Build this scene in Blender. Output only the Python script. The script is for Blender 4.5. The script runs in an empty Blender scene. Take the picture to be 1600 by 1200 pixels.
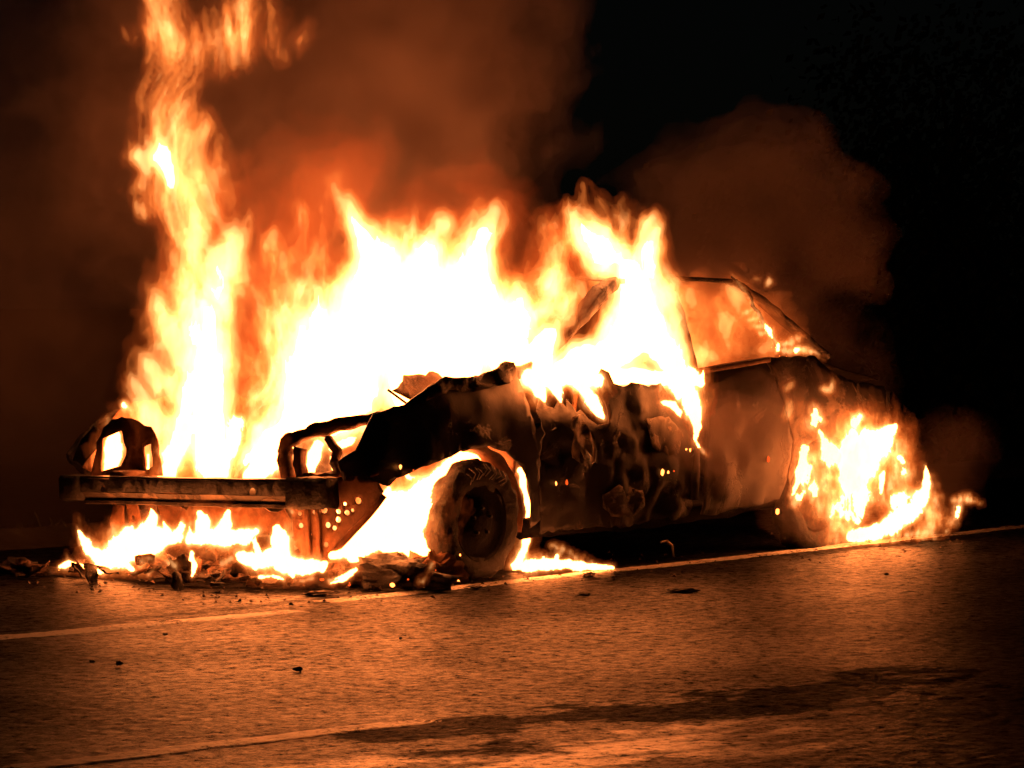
import bpy, bmesh, math, random
import numpy as np
from mathutils import Vector, Matrix, noise as mnoise
from mathutils.geometry import delaunay_2d_cdt
try:
    import openvdb as vdb
except Exception:
    import pyopenvdb as vdb

# ------------------------------------------------------------------ camera
FPX, CAM_H, PITCH = 5893.0, 1.312, -0.0238          # focal length in photo pixels (1600 wide), eye height, tilt
CAR_X, CAR_Y, CAR_YAW = -0.8507, 17.809, 4.0424     # the wreck's front axle on the ground, heading
scene = bpy.context.scene
C = scene.collection
cam_data = bpy.data.cameras.new('camera')
cam_data.sensor_width = 36.0
cam_data.lens = 36.0 * FPX / 1600.0
cam_data.clip_end = 2000
cam = bpy.data.objects.new('camera', cam_data)
cam.location = (0, 0, CAM_H)
cam.rotation_euler = (math.pi / 2 + PITCH, 0, 0)
C.objects.link(cam)
scene.camera = cam

# ------------------------------------------------------------------ night sky, moonlight, exposure
world = bpy.data.worlds.new('World'); scene.world = world; world.use_nodes = True
wn = world.node_tree
bg = wn.nodes['Background']
sky = wn.nodes.new('ShaderNodeTexSky'); sky.sky_type = 'NISHITA'; sky.sun_disc = False
sky.sun_elevation = math.radians(20); sky.sun_rotation = math.radians(140)
wn.links.new(sky.outputs[0], bg.inputs[0]); bg.inputs[1].default_value = 0.0002
sun_data = bpy.data.lights.new('moon', 'SUN'); sun_data.energy = 0.002; sun_data.angle = math.radians(0.5)
sun_data.color = (1, .95, .9)
sun = bpy.data.objects.new('moon', sun_data); C.objects.link(sun)
sun.rotation_euler = (math.radians(70), 0, math.radians(40))
vs = scene.view_settings
vs.view_transform = 'Standard'; vs.look = 'None'; vs.exposure = 0.0; vs.gamma = 1.0; vs.use_curve_mapping = False
cy = scene.cycles
cy.use_denoising = True
cy.max_bounces = 3; cy.diffuse_bounces = 1; cy.glossy_bounces = 2; cy.volume_bounces = 0
cy.transparent_max_bounces = 256; cy.use_light_tree = False
cy.sample_clamp_indirect = 8.0
cy.caustics_reflective = False; cy.caustics_refractive = False

# ------------------------------------------------------------------ pixel -> place helpers
_cp, _sp = math.cos(PITCH), math.sin(PITCH)
M_CAR = Matrix.Translation((CAR_X, CAR_Y, 0)) @ Matrix.Rotation(CAR_YAW, 4, 'Z')
M_INV = M_CAR.inverted()
EYE = Vector((0, 0, CAM_H)); EYE_C = M_INV @ EYE
def look(px, py):
    x, u = (px - 800) / FPX, (600 - py) / FPX
    return Vector((x, _cp - _sp * u, _sp + _cp * u))
def on_car(px, py, axis, v):
    """point (car coordinates) where the sight line meets the car plane axis = v"""
    d = M_INV.to_3x3() @ look(px, py)
    return EYE_C + d * ((v - EYE_C[axis]) / d[axis])
def side(px, py, y=.88):
    p = on_car(px, py, 1, y); return (p.x, p.z)
def face(px, py, x):
    p = on_car(px, py, 0, x); return (p.y, p.z)
def ground(px, py):
    d = look(px, py); return EYE + d * (-CAM_H / d.z)
def place(px, py, plane):
    """world point on a plane: a depth in metres, ('x', v) / ('y', v) a plane of the car"""
    if isinstance(plane, tuple):
        return M_CAR @ on_car(px, py, 0 if plane[0] == 'x' else 1, plane[1])
    d = look(px, py); return EYE + d * ((plane - EYE.y) / d.y)
def depth_of(cx, cyy):
    return (M_CAR @ Vector((cx, cyy, 0))).y

# ------------------------------------------------------------------ materials
def mat(name):
    m = bpy.data.materials.new(name); m.use_nodes = True
    return m, m.node_tree, m.node_tree.nodes['Principled BSDF']
def N(t, kind, **kw):
    n = t.nodes.new(kind)
    for k, v in kw.items():
        if k in n.inputs.keys() if isinstance(k, str) else False: n.inputs[k].default_value = v
        else: setattr(n, k, v)
    return n
def noise_node(t, scale, detail=6, rough=.6, vec=None, dist=0):
    n = t.nodes.new('ShaderNodeTexNoise')
    n.inputs['Scale'].default_value = scale; n.inputs['Detail'].default_value = detail
    n.inputs['Roughness'].default_value = rough; n.inputs['Distortion'].default_value = dist
    if vec is not None: t.links.new(vec, n.inputs['Vector'])
    return n
def ramp(t, src, stops):
    r = t.nodes.new('ShaderNodeValToRGB'); e = r.color_ramp.elements
    while len(e) < len(stops): e.new(.5)
    for el, (p, c) in zip(e, stops):
        el.position = p; el.color = c if len(c) == 4 else (*c, 1)
    t.links.new(src, r.inputs[0]); return r
def coords(t, kind='Object', scale=None):
    c = t.nodes.new('ShaderNodeTexCoord')
    if scale is None: return c.outputs[kind]
    m = t.nodes.new('ShaderNodeMapping'); m.inputs['Scale'].default_value = scale
    t.links.new(c.outputs[kind], m.inputs['Vector']); return m.outputs[0]
def bump(t, b, h, strength, dist):
    n = t.nodes.new('ShaderNodeBump'); n.inputs['Strength'].default_value = strength; n.inputs['Distance'].default_value = dist
    t.links.new(h, n.inputs['Height']); t.links.new(n.outputs[0], b.inputs['Normal']); return n
def speckled(name, stops, scale, rough=(.5, .9), bump_d=.01, bump_scale=40, metallic=0.0, dist=.4):
    m, t, b = mat(name)
    v = coords(t)
    n1 = noise_node(t, scale, 8, .65, v, dist)
    r = ramp(t, n1.outputs[0], stops)
    t.links.new(r.outputs[0], b.inputs['Base Color'])
    n2 = noise_node(t, scale * 2.7, 5, .6, v)
    mr = t.nodes.new('ShaderNodeMapRange'); mr.inputs[3].default_value, mr.inputs[4].default_value = rough
    t.links.new(n2.outputs[0], mr.inputs[0]); t.links.new(mr.outputs[0], b.inputs['Roughness'])
    n3 = noise_node(t, bump_scale, 6, .7, v)
    bump(t, b, n3.outputs[0], .8, bump_d)
    b.inputs['Metallic'].default_value = metallic
    return m
MT = {}
def flaky(name, burnt, bare, scale, cover, rough=(.4, .85), metallic=.15):
    """burnt skin with sharp-edged flakes blistered off to paler metal"""
    m, t, b = mat(name); v = coords(t)
    n1 = noise_node(t, scale, 9, .68, v, .7); n2 = noise_node(t, scale * 5, 6, .7, v, .3)
    r1 = ramp(t, n2.outputs[0], burnt); r2 = ramp(t, n2.outputs[0], bare)
    k = ramp(t, n1.outputs[0], [(cover, (0, 0, 0)), (cover + .035, (.75,) * 3), (cover + .16, (1, 1, 1))])
    mx = t.nodes.new('ShaderNodeMix'); mx.data_type = 'RGBA'
    t.links.new(k.outputs[0], mx.inputs['Factor']); t.links.new(r1.outputs[0], mx.inputs['A']); t.links.new(r2.outputs[0], mx.inputs['B'])
    t.links.new(mx.outputs['Result'], b.inputs['Base Color'])
    mr = t.nodes.new('ShaderNodeMapRange'); mr.inputs[3].default_value, mr.inputs[4].default_value = rough
    t.links.new(n2.outputs[0], mr.inputs[0]); t.links.new(mr.outputs[0], b.inputs['Roughness'])
    ad = t.nodes.new('ShaderNodeMath'); ad.operation = 'MULTIPLY_ADD'; ad.inputs[1].default_value = .35
    t.links.new(n2.outputs[0], ad.inputs[0]); t.links.new(k.outputs[0], ad.inputs[2])
    bump(t, b, ad.outputs[0], .8, .008); b.inputs['Metallic'].default_value = metallic
    return m
MT['soot'] = flaky('sooty_burnt_panel', [(.3, (.006, .006, .007)), (.6, (.014, .013, .014)), (.8, (.03, .025, .022))], [(.3, (.02, .016, .013)), (.6, (.05, .036, .028)), (.8, (.11, .08, .06))], 4.5, .58)
MT['fender'] = flaky('smoked_grey_panel', [(.3, (.016, .016, .019)), (.6, (.034, .033, .039)), (.8, (.05, .048, .054))], [(.3, (.03, .024, .022)), (.7, (.07, .055, .045))], 2.5, .62, (.35, .6), .2)
MT['door'] = flaky('smoke_stained_door', [(.3, (.012, .010, .010)), (.6, (.03, .024, .021)), (.8, (.055, .042, .034))], [(.3, (.04, .03, .024)), (.6, (.085, .065, .05)), (.8, (.15, .12, .095))], 2.2, .54)
MT['scorched'] = flaky('scorched_bare_steel', [(.3, (.016, .013, .012)), (.6, (.04, .03, .024)), (.8, (.08, .06, .045))], [(.3, (.07, .05, .036)), (.6, (.15, .11, .08)), (.8, (.26, .2, .15))], 4.0, .5)
MT['rust'] = speckled('heat_rusted_steel', [(.3, (.06, .028, .015)), (.5, (.16, .07, .03)), (.7, (.26, .14, .07))], 9, (.5, .85), .005, 60, .2)
MT['char'] = speckled('charred_plastic', [(.3, (.006, .006, .006)), (.55, (.018, .016, .015)), (.72, (.05, .04, .035)), (.85, (.16, .13, .11))], 14, (.35, .9), .02, 30)
MT['tyre'] = speckled('charred_rubber', [(.3, (.006, .0055, .005)), (.6, (.010, .009, .0085)), (.8, (.03, .025, .021))], 12, (.6, .95), .02, 35)
MT['bare'] = speckled('dark_bumper_steel', [(.3, (.02, .018, .018)), (.55, (.055, .045, .04)), (.75, (.13, .10, .075))], 4, (.3, .55), .003, 70, .5)
MT['black'] = speckled('black_soot', [(.3, (.003, .003, .003)), (.7, (.009, .008, .008))], 9, (.7, .95), .01, 40)
MT['black'].node_tree.nodes['Principled BSDF'].inputs['Specular IOR Level'].default_value = .1
MT['rubble'] = flaky('burnt_rubble', [(.3, (.015, .012, .011)), (.6, (.045, .032, .027)), (.8, (.1, .07, .055))], [(.3, (.1, .06, .045)), (.6, (.22, .14, .1)), (.8, (.34, .27, .22))], 11, .5, (.5, .9), 0)
MT['ash'] = speckled('pale_ash', [(.3, (.08, .07, .06)), (.6, (.22, .19, .16)), (.8, (.4, .36, .32))], 20, (.7, .95), .01, 80)
MT['wire'] = speckled('steel_wire', [(.3, (.2, .16, .12)), (.7, (.42, .36, .30))], 30, (.35, .6), .001, 90, .6)

def emit_surface(name, col, k):
    m, t, b = mat(name); t.nodes.remove(b)
    e = t.nodes.new('ShaderNodeEmission'); e.inputs[0].default_value = (*col, 1); e.inputs[1].default_value = k
    t.links.new(e.outputs[0], t.nodes['Material Output'].inputs['Surface']); return m
def emit_volume(name, col, k):
    m, t, b = mat(name); t.nodes.remove(b)
    e = t.nodes.new('ShaderNodeEmission'); e.inputs[0].default_value = (*col, 1); e.inputs[1].default_value = k
    t.links.new(e.outputs[0], t.nodes['Material Output'].inputs['Volume'])
    return m
def smoke_volume(name, col, d, g=.2):
    m, t, b = mat(name); t.nodes.remove(b)
    e = t.nodes.new('ShaderNodeVolumePrincipled')
    e.inputs['Color'].default_value = (*col, 1); e.inputs['Density'].default_value = d; e.inputs['Anisotropy'].default_value = g
    t.links.new(e.outputs[0], t.nodes['Material Output'].inputs['Volume']); return m
CORE_L = 27.0
FL_CORE = emit_surface('white_hot_flame', (1, .20, .036), CORE_L)
FL_SMALL = emit_surface('small_hot_flame', (1, .21, .04), 24)
FL_VOL = [emit_volume('flame_cream_gas', (1, .50, .19), 15.0), emit_volume('flame_yellow_gas', (1, .40, .11), 8.5),
          emit_volume('flame_orange_gas', (1, .24, .04), 4.2),
          emit_volume('flame_red_gas', (1, .14, .018), .9)]
EMBER = emit_surface('glowing_ember', (1, .26, .045), 6)
DULL = emit_surface('dull_red_ember', (1, .10, .012), 1.3)
MELT = emit_surface('burning_drip', (1, .26, .04), 1.5)

# ------------------------------------------------------------------ object helpers
def link(o, parent=None):
    C.objects.link(o)
    if parent is not None: o.parent = parent
    return o
def tag(o, label=None, cat=None, group=None, kind=None):
    if label: o['label'] = label
    if cat: o['category'] = cat
    if group: o['group'] = group
    if kind: o['kind'] = kind
    return o
def mesh_obj(name, verts, faces, m, parent=None, smooth=True, solid=0.0, offset=0.0):
    me = bpy.data.meshes.new(name); me.from_pydata(verts, [], faces); me.update()
    if smooth:
        me.polygons.foreach_set('use_smooth', [True] * len(me.polygons))
    me.materials.append(m)
    o = bpy.data.objects.new(name, me); link(o, parent)
    if solid:
        md = o.modifiers.new('thickness', 'SOLIDIFY'); md.thickness = solid; md.offset = offset
    return o
def big_mesh(name, pts, faces, m, parent=None, smooth=True):
    """faces: (n,4) or (n,3) index array"""
    me = bpy.data.meshes.new(name)
    n, k = faces.shape
    me.vertices.add(len(pts)); me.vertices.foreach_set('co', pts.astype(np.float32).ravel())
    me.loops.add(n * k); me.loops.foreach_set('vertex_index', faces.astype(np.int32).ravel())
    me.polygons.add(n); me.polygons.foreach_set('loop_start', np.arange(0, n * k, k, dtype=np.int32))
    me.polygons.foreach_set('use_smooth', np.full(n, smooth))
    me.update(calc_edges=True); me.materials.append(m)
    o = bpy.data.objects.new(name, me); return link(o, parent)
def empty(name, loc=(0, 0, 0), rz=0):
    o = bpy.data.objects.new(name, None); o.location = loc; o.rotation_euler = (0, 0, rz); o.empty_display_size = .2
    return link(o)
def fbm(p, s=1.0, o=4):
    return mnoise.fractal(Vector(p) * s, 1.0, 2.0, o)
def inside(poly, q):
    x, y = q; c = False; j = len(poly) - 1
    for i in range(len(poly)):
        xi, yi = poly[i]; xj, yj = poly[j]
        if (yi > y) != (yj > y) and x < (xj - xi) * (y - yi) / (yj - yi) + xi: c = not c
        j = i
    return c
def resample(poly, step, ragged=0.0, seed=0, closed=True):
    rnd = random.Random(seed); out = []
    n = len(poly)
    for i in range(n if closed else n - 1):
        a, b = Vector(poly[i]), Vector(poly[(i + 1) % n])
        L = (b - a).length; k = max(1, int(L / step))
        d = (b - a) / L if L > 1e-9 else Vector((0, 0)); nn = Vector((-d.y, d.x))
        for j in range(k):
            q = a + (b - a) * (j / k)
            if ragged and j: q = q + nn * rnd.uniform(-ragged, ragged)
            out.append((q.x, q.y))
    return out
def sheet(name, outline, to3d, m, parent, holes=(), step=.04, ragged=.004, crumple=.012, cscale=5, solid=.006, seed=1):
    """a sheet-metal panel: outline and holes in its own 2-D plane, meshed and bent into place"""
    rnd = random.Random(seed)
    out = resample(outline, step, ragged, seed)
    hs = [resample(h, step * .5, 0, seed) for h in holes]
    pts = list(out); edges = [(i, (i + 1) % len(out)) for i in range(len(out))]
    for h in hs:
        b = len(pts); pts += h; edges += [(b + i, b + (i + 1) % len(h)) for i in range(len(h))]
    xs = [p[0] for p in out]; ys = [p[1] for p in out]
    x = min(xs)
    while x < max(xs):
        y = min(ys)
        while y < max(ys):
            q = (x + rnd.uniform(-.3, .3) * step, y + rnd.uniform(-.3, .3) * step)
            if inside(out, q) and not any(inside(h, q) for h in hs): pts.append(q)
            y += step
        x += step
    r = delaunay_2d_cdt([Vector(p) for p in pts], edges, [], 0, 1e-6)
    vv, ff = r[0], r[2]
    keep = []
    for f in ff:
        c = (sum(vv[i][0] for i in f) / 3, sum(vv[i][1] for i in f) / 3)
        if inside(out, c) and not any(inside(h, c) for h in hs): keep.append(tuple(f))
    v3 = []
    for p in vv:
        q = Vector(to3d(p[0], p[1]))
        if crumple:
            s = Vector((seed * 3.1, seed * 1.7, 0))
            q += Vector((fbm(q + s, cscale, 3), fbm(q * 1.1 + s + Vector((9, 2, 4)), cscale, 3), fbm(q * .9 + s + Vector((3, 8, 1)), cscale, 3) * .6)) * crumple
        v3.append(q)
    return mesh_obj(name, v3, keep, m, parent, True, solid)
def sweep(name, path, w, h, m, parent, up=(0, 0, 1), jitter=0.0, n=1, seed=0, taper=None, rnd_sec=False):
    """a bar of rectangular (or round) section along a 3-D polyline"""
    P = [Vector(p) for p in path]
    Q = []
    for i in range(len(P) - 1):
        for j in range(n): Q.append(P[i].lerp(P[i + 1], j / n))
    Q.append(P[-1])
    up = Vector(up); V = []; Fc = []
    if rnd_sec:
        sec = [(math.cos(a) * .5, math.sin(a) * .5) for a in [k * math.tau / 8 for k in range(8)]]
    else:
        sec = [(-.5, -.38), (-.38, -.5), (.38, -.5), (.5, -.38), (.5, .38), (.38, .5), (-.38, .5), (-.5, .38)]
    for i, p in enumerate(Q):
        d = (Q[min(i + 1, len(Q) - 1)] - Q[max(i - 1, 0)]).normalized()
        s = d.cross(up).normalized(); u = s.cross(d)
        k = 1.0 if taper is None else taper[0] + (taper[1] - taper[0]) * i / (len(Q) - 1)
        for a, b in sec:
            q = p + s * a * w * k + u * b * h * k
            if jitter: q += Vector((fbm(q + Vector((seed, 0, 0)), 14, 3), fbm(q + Vector((0, seed + 5, 0)), 14, 3), fbm(q + Vector((0, 0, seed + 9)), 14, 3))) * jitter
            V.append(q)
    k = len(sec)
    for i in range(len(Q) - 1):
        for j in range(k):
            a, b = i * k + j, i * k + (j + 1) % k
            Fc.append((a, b, b + k, a + k))
    Fc.append(tuple(range(k))[::-1]); Fc.append(tuple(range((len(Q) - 1) * k, len(Q) * k)))
    return mesh_obj(name, V, Fc, m, parent, True)
def lump(name, m, parent, size, seed, rough=.35, sub=3, spike=0.0, loc=(0, 0, 0)):
    bm = bmesh.new(); bmesh.ops.create_icosphere(bm, subdivisions=sub, radius=1)
    off = Vector((seed * 7.3, seed * 2.1, seed * 4.7))
    for v in bm.verts:
        n = fbm(v.co + off, 1.6, 5); r = 1 + rough * n
        if spike: r += spike * abs(fbm(v.co + off * 2, 4, 3))
        v.co = Vector((v.co.x * size[0], v.co.y * size[1], v.co.z * size[2])) * r + Vector(loc)
    me = bpy.data.meshes.new(name); bm.to_mesh(me); bm.free()
    me.polygons.foreach_set('use_smooth', [sub > 2] * len(me.polygons)); me.materials.append(m)
    return link(bpy.data.objects.new(name, me), parent)
def circle(cx, cyy, r, k=10, sy=1.0):
    return [(cx + r * math.cos(a), cyy + r * sy * math.sin(a)) for a in [i * math.tau / k for i in range(k)]]

_LAT = {}
def vnoise(x, y, z, seed):
    if seed not in _LAT:
        _LAT[seed] = np.random.default_rng(seed).random(32 ** 3, dtype=np.float32)
    R = _LAT[seed]
    xi = np.floor(x); yi = np.floor(y); zi = np.floor(z)
    fx = x - xi; fy = y - yi; fz = z - zi
    fx = fx * fx * (3 - 2 * fx); fy = fy * fy * (3 - 2 * fy); fz = fz * fz * (3 - 2 * fz)
    xi = xi.astype(np.int32) & 31; yi = yi.astype(np.int32) & 31; zi = zi.astype(np.int32) & 31
    x1 = (xi + 1) & 31; y1 = (yi + 1) & 31; z1 = (zi + 1) & 31
    xi <<= 10; x1 <<= 10; yi <<= 5; y1 <<= 5
    def g(a, b, c): return R[a + b + c]
    c00 = g(xi, yi, zi) * (1 - fx) + g(x1, yi, zi) * fx
    c10 = g(xi, y1, zi) * (1 - fx) + g(x1, y1, zi) * fx
    c01 = g(xi, yi, z1) * (1 - fx) + g(x1, yi, z1) * fx
    c11 = g(xi, y1, z1) * (1 - fx) + g(x1, y1, z1) * fx
    return (c00 * (1 - fy) + c10 * fy) * (1 - fz) + (c01 * (1 - fy) + c11 * fy) * fz
def nfbm(x, y, z, seed, o=3, gain=.5):
    s = np.zeros_like(x); a = 1.0; t = 0.0; k = 1.0
    for i in range(o):
        s += a * (vnoise(x * k + i * 7.3, y * k + i * 3.1, z * k + i * 5.7, seed + i) * 2 - 1); t += a; a *= gain; k *= 2.03
    return s / t

# ================================================================== the setting
def road_material():
    m, t, b = mat('worn_asphalt')
    v = coords(t)
    fine = noise_node(t, 17, 7, .92, v); wide = noise_node(t, .8, 6, .6, v, .6)
    r = ramp(t, fine.outputs[0], [(.40, (.002, .002, .002)), (.49, (.010, .0098, .0095)), (.56, (.028, .027, .026)), (.63, (.105, .102, .098))])
    r2 = ramp(t, wide.outputs[0], [(.34, (.22, .22, .22)), (.5, (.62, .62, .62)), (.66, (1.25, 1.23, 1.2))])
    mul = t.nodes.new('ShaderNodeMix'); mul.data_type = 'RGBA'; mul.blend_type = 'MULTIPLY'; mul.inputs['Factor'].default_value = 1
    t.links.new(r.outputs[0], mul.inputs['A']); t.links.new(r2.outputs[0], mul.inputs['B'])
    def att(n):
        x = t.nodes.new('ShaderNodeAttribute'); x.attribute_name = n; return x.outputs['Fac']
    tarm = t.nodes.new('ShaderNodeMix'); tarm.data_type = 'RGBA'; t.links.new(att('tar'), tarm.inputs['Factor'])
    t.links.new(mul.outputs['Result'], tarm.inputs['A']); tarm.inputs['B'].default_value = (.0025, .0025, .0025, 1)
    pol = t.nodes.new('ShaderNodeMix'); pol.data_type = 'RGBA'; pol.blend_type = 'MULTIPLY'; t.links.new(att('polish_sheen'), pol.inputs['Factor'])
    t.links.new(tarm.outputs['Result'], pol.inputs['A']); pol.inputs['B'].default_value = (2.2, 2.2, 2.2, 1)  # painted sheen: base colour lightened on the smoother patches
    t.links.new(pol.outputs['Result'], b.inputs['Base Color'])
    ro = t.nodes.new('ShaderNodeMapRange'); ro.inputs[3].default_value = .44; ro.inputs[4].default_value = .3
    t.links.new(att('polish_sheen'), ro.inputs[0]); t.links.new(ro.outputs[0], b.inputs['Roughness'])
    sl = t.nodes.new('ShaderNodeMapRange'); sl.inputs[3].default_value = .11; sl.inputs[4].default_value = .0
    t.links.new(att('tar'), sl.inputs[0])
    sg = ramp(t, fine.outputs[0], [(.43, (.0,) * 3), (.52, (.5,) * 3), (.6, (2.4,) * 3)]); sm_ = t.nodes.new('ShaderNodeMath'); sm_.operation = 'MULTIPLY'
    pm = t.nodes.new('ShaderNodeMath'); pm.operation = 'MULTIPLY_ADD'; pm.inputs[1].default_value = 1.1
    t.links.new(att('polish_sheen'), pm.inputs[0]); t.links.new(sl.outputs[0], pm.inputs[2])
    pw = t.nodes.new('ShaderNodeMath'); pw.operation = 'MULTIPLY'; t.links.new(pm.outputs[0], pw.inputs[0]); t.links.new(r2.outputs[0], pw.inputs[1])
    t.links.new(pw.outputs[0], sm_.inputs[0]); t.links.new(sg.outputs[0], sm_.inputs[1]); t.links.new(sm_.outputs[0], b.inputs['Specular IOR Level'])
    bump(t, b, fine.outputs[0], .4, .008)
    return m
MT['road'] = road_material()
MT['paint'] = None
def paint_material():
    m, t, b = mat('worn_road_paint')
    v = coords(t)
    n = noise_node(t, 38, 6, .75, v); w = noise_node(t, 2.2, 4, .6, v)
    r = ramp(t, n.outputs[0], [(.3, (.35, .34, .32)), (.5, (.65, .64, .6)), (.7, (.8, .78, .74))])
    t.links.new(r.outputs[0], b.inputs['Base Color'])
    # paint is worn away in flakes
    ad = t.nodes.new('ShaderNodeMath'); ad.operation = 'ADD'; t.links.new(n.outputs[0], ad.inputs[0]); t.links.new(w.outputs[0], ad.inputs[1])
    al = ramp(t, ad.outputs[0], [(.395, (0, 0, 0)), (.49, (1, 1, 1))])
    sc = t.nodes.new('ShaderNodeMath'); sc.operation = 'MULTIPLY'; sc.inputs[1].default_value = .5
    t.links.new(ad.outputs[0], sc.inputs[0]); t.links.new(sc.outputs[0], al.inputs[0])
    t.links.new(al.outputs[0], b.inputs['Alpha']); b.inputs['Roughness'].default_value = .48
    bump(t, b, n.outputs[0], .4, .004)
    return m
MT['paint'] = paint_material()
MT['earth'] = speckled('verge_earth', [(.3, (.03, .025, .018)), (.55, (.08, .062, .042)), (.75, (.16, .13, .09))], 3, (.8, 1), .03, 12)
MT['grass'] = speckled('dry_grass', [(.3, (.03, .035, .012)), (.6, (.09, .085, .03)), (.8, (.2, .16, .07))], 2, (.6, .9), .0, 12)

ROAD = Matrix.Translation((CAR_X, CAR_Y, 0)) @ Matrix.Rotation(CAR_YAW, 4, 'Z')
def road_xy(px, py):
    g = M_INV @ ground(px, py); return (g.x, g.y)
def strip(name, pts, z, m, parent=None):
    o = mesh_obj(name, [(x, y, z) for x, y in pts], [tuple(range(len(pts)))], m, parent, False)
    return o
# land: level under the road, falling away in a bank behind the far verge and running on to the horizon
prof = [(-700, -2.6), (-60, -2.6), (-9, -2.5), (-6.2, -1.6), (-4.6, -.55), (-3.6, -.02), (-3.1, .05), (-2.75, .07), (-2.55, .0), (-2.4, -.03), (10, -.03), (30, -.05), (700, -.05)]
xs = [-700, -200, -60, -25] + [(-14 + .35 * i) for i in range(72)] + [25, 60, 200, 700]
V = []; Fc = []
for i, x in enumerate(xs):
    for j, (y, z) in enumerate(prof):
        k = 1 if -5 < y < -2.45 else 0
        V.append((x, y + .10 * k * fbm((x, y, 3), 2.2), z + .035 * k * fbm((x, y, 0), 3.0)))
for i in range(len(xs) - 1):
    for j in range(len(prof) - 1):
        a = i * len(prof) + j; Fc.append((a, a + 1, a + 1 + len(prof), a + len(prof)))
land = mesh_obj('ground', V, Fc, MT['earth']); land.matrix_world = ROAD; tag(land, kind='structure')
# road sheet, its far edge broken
ex = [-300, -100, -40] + [-14 + .18 * i for i in range(150)] + [30, 100, 300]
rv = [(x, -2.35 + .06 * fbm((x, 0, 5), 1.5), -.014) for x in ex] + [(x, 9.0, -.014) for x in reversed(ex)]
road = mesh_obj('road', rv, [tuple(range(len(rv)))], MT['road'], None, False); road.matrix_world = ROAD; tag(road, kind='structure')
def road_z(x, y):
    """height of the coarse, chipped surface (road coordinates)"""
    x = np.asarray(x, np.float32); y = np.asarray(y, np.float32); o = np.zeros_like(x)
    g = nfbm(x * 30, y * 30, o + 3, 201, 3, .75); l = nfbm(x * 1.6, y * 1.6, o + 8, 211, 3, .5)
    return .0034 * g * (1 + .5 * l) + .004 * l
def seg_dist(x, y, P):
    d = np.full(x.shape, 9.0, np.float32)
    for (ax_, ay), (bx_, by) in zip(P[:-1], P[1:]):
        vx, vy = bx_ - ax_, by - ay; t = np.clip(((x - ax_) * vx + (y - ay) * vy) / (vx * vx + vy * vy), 0, 1)
        d = np.minimum(d, np.hypot(x - ax_ - t * vx, y - ay - t * vy))
    return d
def asphalt_surface():
    X, Y = np.meshgrid(np.arange(-3.4, 3.4, .0155), np.concatenate([np.arange(9.6, 14, .022), np.arange(14, 23, .032)]), indexing='ij')
    inv = np.array(M_INV)[:3]
    x = (inv[0, 0] * X + inv[0, 1] * Y + inv[0, 3]).astype(np.float32); y = (inv[1, 0] * X + inv[1, 1] * Y + inv[1, 3]).astype(np.float32)
    z = road_z(x, y)
    n, m_ = X.shape
    i, j = np.meshgrid(np.arange(n - 1), np.arange(m_ - 1), indexing='ij'); a_ = (i * m_ + j).ravel()
    Q = np.stack([a_, a_ + m_, a_ + m_ + 1, a_ + 1], 1)
    far = -2.32 + .05 * nfbm(x * 2.1, y * 0, y * 0 + 4, 221, 3)
    keep = ((y > far) & (y < 8.95)).ravel()
    Q = Q[keep[Q].all(1)]
    w = nfbm(x * 5.5, y * 11, y * 0, 231, 5, .7); w2 = nfbm(x * 2, y * 5, y * 0 + 5, 241, 3, .6)
    tar = np.zeros_like(x); pol = np.zeros_like(x)
    for pts, wd, s in TAR_LINES:
        d = seg_dist(x + .05 * w2, y + .05 * w2, [road_xy(*q) for q in pts]); tar = np.maximum(tar, s * np.clip((wd * (1 + 1.3 * w + .9 * w2) - d) / .05 + .5, 0, 1))
    for pts, wd, s in POLISHED_SHEEN:
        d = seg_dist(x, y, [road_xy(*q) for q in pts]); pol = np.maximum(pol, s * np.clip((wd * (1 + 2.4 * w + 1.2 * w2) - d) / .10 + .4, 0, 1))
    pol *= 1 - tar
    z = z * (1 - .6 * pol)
    u, inv_ = np.unique(Q, return_inverse=True)
    P = np.stack([x.ravel(), y.ravel(), z.ravel()], 1)[u]
    o = big_mesh('asphalt_surface', P, inv_.reshape(Q.shape), MT['road'], road)
    for nm, val in (('tar', tar), ('polish_sheen', pol)):
        at = o.data.attributes.new(nm, 'FLOAT', 'POINT'); at.data.foreach_set('value', val.ravel()[u].astype(np.float32))
# tar seals run over the cracks, and smoother worn patches with the fire's shine partly painted in
TAR_LINES = [([(-60, 990), (160, 974), (330, 955), (480, 937), (640, 917)], .035, .8), ([(-40, 898), (150, 903), (330, 918), (520, 922)], .05, .9),
    ([(640, 1150), (760, 1140), (800, 1172), (700, 1176)], .15, .97), ([(560, 1150), (760, 1132), (940, 1112), (1100, 1094), (1290, 1068), (1440, 1046)], .13, .97), ([(1020, 1110), (1180, 1094), (1400, 1066)], .28, .97),
    ([(700, 1205), (830, 1172), (1000, 1152), (1180, 1132), (1300, 1120)], .035, .8), ([(930, 1186), (1080, 1172), (1230, 1152)], .03, .8), ([(60, 1138), (180, 1150), (240, 1152)], .02, .6), ([(1250, 1200), (1400, 1150), (1640, 1090)], .25, .5)]  # the wide last band darkens the lower right at half strength
POLISHED_SHEEN = [([(740, 1235), (880, 1190), (1010, 1166)], .27, 1.0), ([(1000, 1160), (1120, 1142), (1220, 1132)], .14, .8), ([(560, 1192), (720, 1182)], .08, .6), ([(900, 1170), (1000, 1150)], .06, .6)]
asphalt_surface()
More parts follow.
